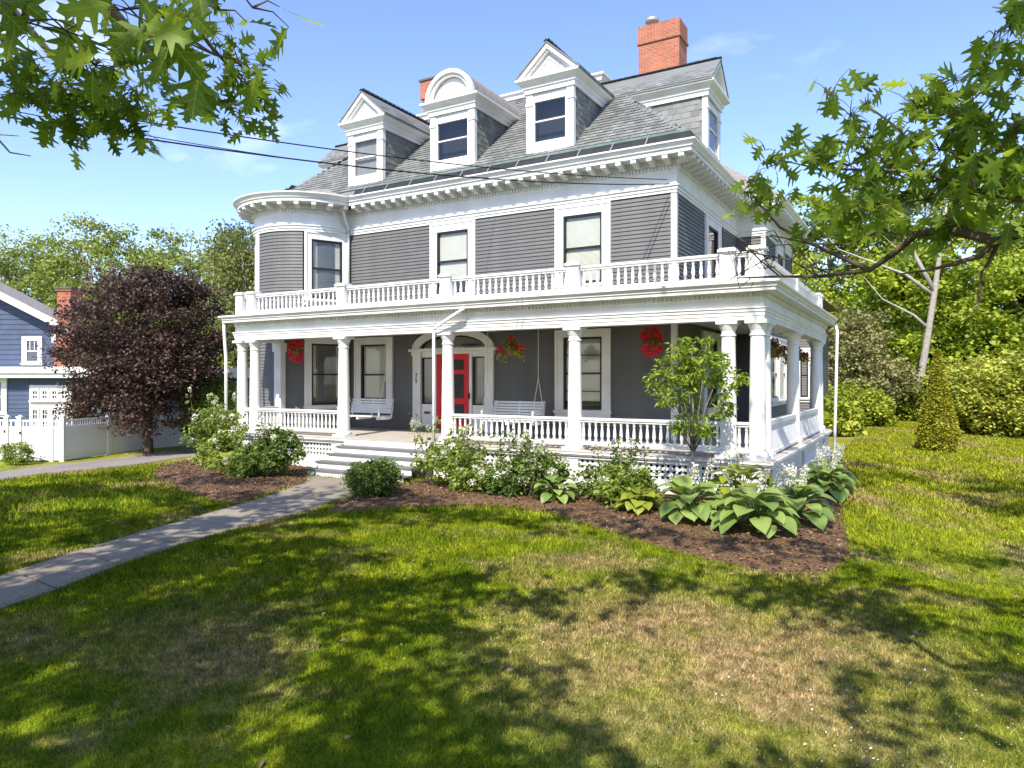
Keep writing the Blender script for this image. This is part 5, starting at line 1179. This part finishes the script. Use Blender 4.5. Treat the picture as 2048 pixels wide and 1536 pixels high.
def place_leaves(tree_o, sprays, seed, size):
    """single leaves around spray centres, tips hanging outward"""
    g = rng(seed); tw = MB(); o0 = np.array(tree_o.location)
    for (c, rad, n) in sprays:
        for k in range(n):
            p = np.array(c) + np.clip(g.normal(size=3), -1.5, 1.5) * np.array(rad) * .6; o_ = link('leaf', OAK[g.integers(6)], tree_o, tuple(p - np.array(tree_o.location)))
            ax = Vector(tuple(g.normal(size=3))); ax.z -= .8; ax.normalize(); nn = Vector(tuple(g.normal(size=3))); nn.y -= .5; nn.z += .15; nn = (nn - ax * nn.dot(ax)).normalized(); b = ax.cross(nn)
            o_.rotation_mode = 'QUATERNION'; o_.rotation_quaternion = Matrix((b, ax, nn)).transposed().to_quaternion(); s_ = size * g.uniform(.6, 1.2); o_.scale = (s_, s_, s_)
            a_ = np.array(c) - o0; b_ = p - o0; tw.tube([tuple(a_), tuple(a_*.45 + b_*.55 + np.array((0,0,.02))), tuple(b_)], [.0035,.0025,.0015], 4)
    stuff(tw.build('twigs', 'bark', tree_o))
def PW(u, v, d):   # direction list kept as world points at real distances
    a, b = (u-1024)/1420, (759-v)/1420; return (d*(CAMF[0]+a*CAMR[0]), d*(CAMF[1]+a*CAMR[1]), 2.42+d*b)
# --- right oak
oakr = thing('oak_tree', 'oak whose leafy limb reaches in from the right over the lawn', 'tree', (5.6, 4.6, 0))
def limb(m, pts_, r0, r1): m.tube([tuple(np.array(p) - np.array((5.6,4.6,0))) for p in pts_], [r0+(r1-r0)*k/(len(pts_)-1) for k in range(len(pts_))], 7)
m = MB(); limb(m, [(5.6,4.6,-.2),(5.6,4.6,2),(5.5,4.6,4),(5.4,4.7,7),(5.2,4.8,11)], .36, .12)
limb(m, [(5.5,4.6,3.2),(3.6,4.5,3.5),(1.8,4.3,3.3),(.75,4.15,3.12)], .13, .04)
m.build('trunk', 'bark', oakr, True)
br = MB()
B1 = [(.75,4.15,3.12), PW(2048,462,3.75), PW(1990,482,3.9), PW(1900,457,4.1), PW(1830,470,4.3), PW(1790,505,4.45), PW(1740,540,4.6), PW(1640,553,4.9), PW(1560,553,5.2), PW(1475,556,5.5)]
limb(br, B1, .038, .005)
for pts_, r0 in [([PW(1990,482,3.9), PW(1960,512,4.0), PW(1900,530,4.1), PW(1860,540,4.2), PW(1800,548,4.3)], .02), ([PW(2048,400,3.6), PW(1950,380,3.9), PW(1850,345,4.2), PW(1760,340,4.5), PW(1640,338,4.8), PW(1560,320,5.1)], .016),
    ([PW(2000,478,3.9), PW(1975,530,4.0), PW(1962,545,4.0), PW(1958,610,4.0), PW(1925,650,4.0)], .014), ([PW(1740,540,4.6), PW(1650,500,4.8), PW(1560,455,5.1), PW(1500,385,5.3)], .018), ([PW(1830,470,4.3), PW(1760,460,4.5), PW(1700,490,4.7), PW(1620,487,5.0), PW(1540,470,5.2)], .014),
    ([PW(1560,553,5.2), PW(1520,520,5.3), PW(1480,480,5.4)], .007), ([PW(1850,345,4.2), PW(1800,260,4.4), PW(1720,200,4.7)], .014), ([PW(1950,380,3.9), PW(1930,260,4.0), PW(1890,170,4.2)], .016), ([PW(1640,553,4.9), PW(1580,520,5.1), PW(1500,505,5.3)], .008)]:
    limb(br, pts_, r0, .004)
g = rng(610)
for k in range(26):      # bare twigs near the house corner
    q = g.random(); u = 1480 + 200*q; v = 480 + 80*g.random(); d = 5.3 - .5*q; limb(br, [PW(u,v,d), PW(u-g.uniform(10,50), v-g.uniform(-25,40), d+.1), PW(u-g.uniform(30,70), v-g.uniform(-40,60), d+.15)], .005, .002)
br.build('branches', 'bark', oakr, True)
RS = []
for (u, v, d, n, ru, rv) in [(1500,385,5.3,16,40,38),(1550,330,5.2,9,45,30),(1560,410,5.1,7,35,30),(1530,300,5.2,3,20,14),(1660,190,4.8,8,35,30),(1700,230,4.7,10,40,35),(1745,275,4.6,12,45,35),(1640,300,4.9,9,45,25),(1700,330,4.7,16,55,40),(1790,330,4.4,20,60,50),(1840,220,4.3,16,60,40),(1900,160,4.2,10,50,22),(1950,230,4.0,18,55,45),(1880,300,4.1,22,60,45),(1960,340,3.9,20,60,50),(2030,260,3.7,16,45,60),(2030,380,3.7,16,45,55),(1850,400,4.2,20,70,45),(1750,410,4.5,12,60,35),(1650,440,4.8,9,55,25),(1900,450,4.0,12,60,30),(2020,60,3.7,9,28,45),(1990,70,3.8,5,25,40),(2040,140,3.6,6,25,30)]:
    RS.append((PW(u, v, d), (ru*d/1420*1.2, .25, rv*d/1420*1.2), n))
place_leaves(oakr, RS, 611, .155)
# --- left oak
oakl = thing('oak_tree', 'oak whose large drooping leaves hang into the upper left corner', 'tree', (-7.6, -2.6, 0)); OL = np.array((-7.6,-2.6,0))
m = MB(); m.tube([(0,0,-.2),(0,0,2.5),(.1,.2,5),(.2,.4,9),(.3,.5,13)], [.42,.36,.3,.22,.06], 9); m.build('trunk', 'bark', oakl, True)
br = MB()
def limb2(pts_, r0, r1): br.tube([tuple(np.array(p) - OL) for p in pts_], [r0+(r1-r0)*k/(len(pts_)-1) for k in range(len(pts_))], 6)
limb2([(-7.4,-2.3,5.2),(-5.6,-.3,5.3),(-4.3,1.0,4.9),PW(150,-60,3.0),PW(260,60,3.2),PW(330,150,3.4)], .07, .008)
limb2([(-5.6,-.3,5.3),PW(-60,-80,4.2),PW(60,60,4.4),PW(130,140,4.6),PW(260,230,4.8)], .04, .006)
limb2([(-4.3,1.0,4.9),PW(300,-70,4.2),PW(420,90,4.6),PW(500,180,4.8)], .03, .005); limb2([PW(-60,-80,4.2),PW(20,120,4.4),PW(60,215,4.5)], .02, .004)
limb2([PW(-20,260,4.6),PW(20,305,4.6),PW(62,312,4.6)], .008, .003); limb2([PW(-20,268,4.6),PW(38,272,4.6)], .005, .002)
br.build('branches', 'bark_grey', oakl, True)
LS_ = []
for (u, v, d, n, ru, rv) in [(40,40,2.1,7,60,45),(130,60,2.3,6,50,40),(300,60,2.3,6,55,40),(360,100,2.1,7,40,40),(430,110,2.3,5,40,35),(440,20,2.2,4,55,25),(505,15,2.1,3,20,25),(240,20,2.6,6,60,30),
    (30,180,4.4,12,40,35),(60,120,4.2,12,60,45),(130,180,4.5,18,55,45),(190,130,4.3,18,55,45),(200,225,4.7,18,55,35),(255,260,4.8,12,35,25),(270,180,4.6,12,30,45),(150,262,4.7,8,45,18),(290,120,4.5,7,30,35),(480,130,4.7,14,40,35),(500,185,4.8,10,28,25),(450,205,4.7,9,35,18),(470,232,4.8,6,25,14),(400,190,4.8,5,25,15),(420,60,4.4,8,50,40)]:
    LS_.append((PW(u, v, d), (ru*d/1420*1.15, .22, rv*d/1420*1.15), n))
place_leaves(oakl, LS_, 612, .15)
def extra_leaves(tree_o, sprays, mult, size, seed):
    g = rng(seed); P = np.concatenate([np.array(c) + np.clip(g.normal(size=(max(1, int(n*mult)), 3)), -1.6, 1.6) * np.array(rad) * .65 for c, rad, n in sprays])
    n = len(P); A, B, N = orient(n, .15, g, .9); S = size * g.uniform(.7, 1.2, n); k = len(OV)
    V = P[:, None, :] - np.array(tree_o.location) + S[:, None, None] * (OV[None,:,0,None]*B[:,None,:] + OV[None,:,1,None]*A[:,None,:] + OV[None,:,2,None]*N[:,None,:])
    stuff(link('foliage', raw_mesh('foliage', V.reshape(-1,3), (np.arange(n)[:,None,None]*k + OF[None]).reshape(-1,3), 'leaf_oak', np.repeat(g.random(n), k), True), tree_o))
extra_leaves(oakr, RS[7:], .8, .145, 640); extra_leaves(oakl, LS_[8:], .9, .15, 641)
# --- crowns above and behind the viewer that shade the lawn; openings let the sun through
Lt = -np.array(sd); Lt = Lt / -Lt[2]           # per metre of fall
LIT = [(-1.5,6.6,1.0,.8,.4),(0.0,15.5,1.3,4.5,0),(-5.0,9.3,3.2,.8,.1),(-7.4,7.9,.9,.35,.3),(-3.2,6.6,.5,.3,.3),(-9.0,8.6,.4,.3,.4),(-4.4,8.3,2.2,.6,.25),(-6.8,8.6,1.5,.5,.3),(-1.9,6.4,.9,1.1,.3),(.8,8.6,1.0,.7,.2),(-18.5,8.6,1.6,.6,.4),(-2.6,11.4,1.7,.55,.1),(-4.6,12.4,1.2,.5,-.3),(-1.6,12.8,.6,.7,0),(-7.5,12.4,2.0,.6,0),(-2.0,10.2,.6,.25,.2),(-5.5,8.6,1.9,.75,.3),(-7.6,9.0,1.0,.45,.3),(-5.5,7.2,.75,.30,.2),(-4.2,9.6,1.1,.5,0),(-3.3,7.4,.55,.35,.3),(-2.6,6.3,.8,.35,.8),(-1.7,7.3,.9,.6,.5),(-1.5,5.6,.75,.7,.3),(-2.9,5.6,.35,.25,.5),(-1.0,4.9,.5,.45,0),(-2.2,4.2,.2,.12,.4),(-1.6,9.6,1.2,.4,0),(-2.8,8.7,.7,.35,.2),(.4,5.7,.8,.5,.2),(-.4,7.3,.5,.4,0),(-.4,14.5,1.2,2.6,0),(1.6,15.5,2.5,1.6,0),(.4,10.8,1.2,.9,.3),(2.2,11.8,1.2,.7,.2),(-16.8,9.6,2.0,.5,.3),(-13.5,7.8,1.8,.7,.3),(-10.3,5.4,.9,.3,.4),(-10.6,8.2,.8,.35,.6),(-9.6,6.4,.5,.2,.4),(-12.2,6.2,.8,.3,.3),(-5.5,2.5,.6,.25,.4),(-8.0,7.6,.5,.2,.4),(-6.3,6.0,.3,.12,.3),(-16.5,12.3,2.6,1.3,.2),(-12.5,10.4,.9,.5,.3)]
def lit_amount(X, Y, g):
    L = np.zeros(len(X))
    wx = X + .35*np.sin(Y*2.1+X) ; wy = Y + .3*np.sin(X*2.3+1.3*Y)
    for cx, cy, rx, ry, a in LIT:
        c, s_ = math.cos(a), math.sin(a); dx, dy = wx-cx, wy-cy; q = ((dx*c+dy*s_)/rx)**2 + ((-dx*s_+dy*c)/ry)**2; L = np.maximum(L, np.clip(1.6-1.1*q, 0, 1))
    return L
def shade_crown(tree_o, seed, boxes):
    g = rng(seed); allP = []
    for (x0, x1, y0, y1, z0, z1, n) in boxes:
        C = np.stack([g.uniform(x0,x1,n), g.uniform(y0,y1,n), g.uniform(z0,z1,n)], -1); P = clumps(g, C, g.uniform(.35,.8,n), 24, .45)
        allP.append(P)
    P = np.concatenate(allP); t = P[:,2]; G_ = P[:,:2] + t[:,None]*Lt[None,:2]
    lit = lit_amount(G_[:,0], G_[:,1], g); keep = g.random(len(P)) > lit*1.02
    # leave the house front and the open drive in the sun: where the ray meets the porch plane above the skirt
    tp = (14.2 - P[:,1]) / Lt[1]; zp = P[:,2] - tp; xp = P[:,0] + tp*Lt[0]
    hit = (tp > 0) & (zp > .25)
    corner = (xp > -5.2) & (zp < 4.9) & (np.sin(xp*3.1+zp*2.3) + np.sin(zp*4.1-xp*1.7) > .35)
    keep &= ~hit | (corner & (g.random(len(P)) < .6)) | (xp > -1.6)
    keep &= ~((G_[:,1] > 11.8) & (G_[:,0] < -3.0) & (g.random(len(P)) < .8))
    q4 = P[:,2] - 4.0; QX, QY = P[:,0] + q4*Lt[0], P[:,1] + q4*Lt[1]      # let some sun reach the hanging sprays
    keep &= ~((q4 > 0) & (QX > -5.4) & (QX < 1.2) & (QY > .8) & (QY < 5.6) & (g.random(len(P)) < .5))
    d, u, v = proj(P); vis = (d > .2) & (u > -140) & (u < 2190) & (v > -140) & (v < 1700); keep &= ~vis
    keep &= (np.abs(P[:,0]) + np.abs(P[:,1]) + np.abs(P[:,2]-2.42) > 1.5)
    P = P[keep]
    oak_cloud('foliage', P - np.array(tree_o.location), .22, g, tree_o)
shade_crown(oakl, 620, [(-17,-1.0,-7,3.5,5.5,9.5,1250),(-11,2.5,-7,-.8,5,8,260)])
shade_crown(oakr, 621, [(-1.5,8,-6,5.5,4.6,10,560),(-4,8,2,12,9,13,480)])

# ------------------------------------------------------------------ grass blades and clover on the near lawn
g = rng(700)
def blades(n, x0, x1, y0, y1, hgt, wid, seed):
    g = rng(seed); X = g.uniform(x0, x1, n); Y = g.uniform(y0, y1, n)
    P0 = np.stack([X, Y, np.zeros(n)], -1); d, u, v = proj(P0); k = (d > 2.2) & (u > -420) & (u < 2470)
    for poly in (BED_R, BED_L, PATH, DRIVE):
        dd, _, _ = dist_poly(poly, X, Y); k &= ~(inside(poly, X, Y) & (dd > .03 + .05*g.random(len(X))))
    k &= ~((X > -18.1) & (X < -2.4) & (Y > 13.9)); X, Y, d = X[k], Y[k], d[k]
    n = len(X); Z = gz(X, Y); a = g.random(n)*6.283; lean = g.normal(size=(n,2))*.45; h_ = hgt*g.uniform(.5,1.3,n)*np.clip(d/9, .75, 1.6); w = wid*np.clip(d/6, .8, 2.6)
    B0 = np.stack([X - np.cos(a)*w, Y - np.sin(a)*w, Z], -1); B1 = np.stack([X + np.cos(a)*w, Y + np.sin(a)*w, Z], -1); T = np.stack([X + lean[:,0]*h_, Y + lean[:,1]*h_, Z + h_], -1)
    return np.stack([B0, B1, T], 1).reshape(-1, 3)
V = np.concatenate([blades(560000, -12.5, 3.5, 1.2, 10.5, .05, .0035, 701), blades(280000, -20, 5, 3, 20, .055, .0045, 702), blades(170000, -3.2, 11, 17, 46, .06, .0075, 704)])
tag(link('grass', raw_mesh('grass', V, np.arange(len(V)).reshape(-1, 3), 'lawn_blades', np.repeat(rng(703).random(len(V)//3)**1.5, 3))), 'short mown grass blades of the front lawn', 'grass', kind='stuff')
cl = []
for (cx, cy, r, n) in [(-4.2,6.2,1.1,130),(-3.2,6.0,.8,60),(-.5,5.2,1.0,120),(.4,6.2,1.2,150),(-.2,4.6,.7,60),(-5.6,7.0,.8,30),(-14,8.6,1.6,60)]:
    q = g.normal(size=(n,2))*r*.6; cl.append(np.stack([cx+q[:,0], cy+q[:,1], gz(cx+q[:,0], cy+q[:,1])+.04], -1))
cl = np.concatenate(cl)
tag(link('clover', leaf_mesh('clover', cl, .016, 'flower_white', g, 2.0)), 'tiny white clover heads scattered in the lawn', 'clover', kind='stuff')
# a few dry leaves fallen on the grass
q = np.stack([g.uniform(-13, 2.5, 240), g.uniform(2.5, 12, 240)], -1); k = ~inside(BED_R, q[:,0], q[:,1]) & ~inside(PATH, q[:,0], q[:,1]); q = q[k]
tag(link('fallen_leaves', leaf_mesh('fallen_leaves', np.stack([q[:,0], q[:,1], gz(q[:,0], q[:,1])+.045], -1), .06, 'bark_chip', g, 1.5, tint=.5+.5*g.random(len(q)))), 'dry brown leaves fallen here and there on the lawn', 'fallen leaves', kind='stuff')
# bark chips lying on the mulch
def chips(poly, n, seed):
    g = rng(seed); xs = [p[0] for p in poly]; ys = [p[1] for p in poly]; X = g.uniform(min(xs), max(xs), n); Y = g.uniform(min(ys), max(ys), n); k = inside(poly, X, Y) & ((Y < 14.1) | (X > -2.5)); X, Y = X[k], Y[k]; d, _, _ = dist_poly(poly, X, Y)
    return np.stack([X, Y, gz(X, Y) + .018 + .07*ss(d/.5)], -1)
P_ = np.concatenate([chips(BED_R, 42000, 710), chips(BED_L, 20000, 711)])
tag(link('bark_chips', leaf_mesh('bark_chips', P_, .05, 'bark_chip', rng(712), 1.2, tint=rng(713).random(len(P_))**1.6)), 'loose brown bark chips covering the planting beds', 'bark chips', kind='stuff')
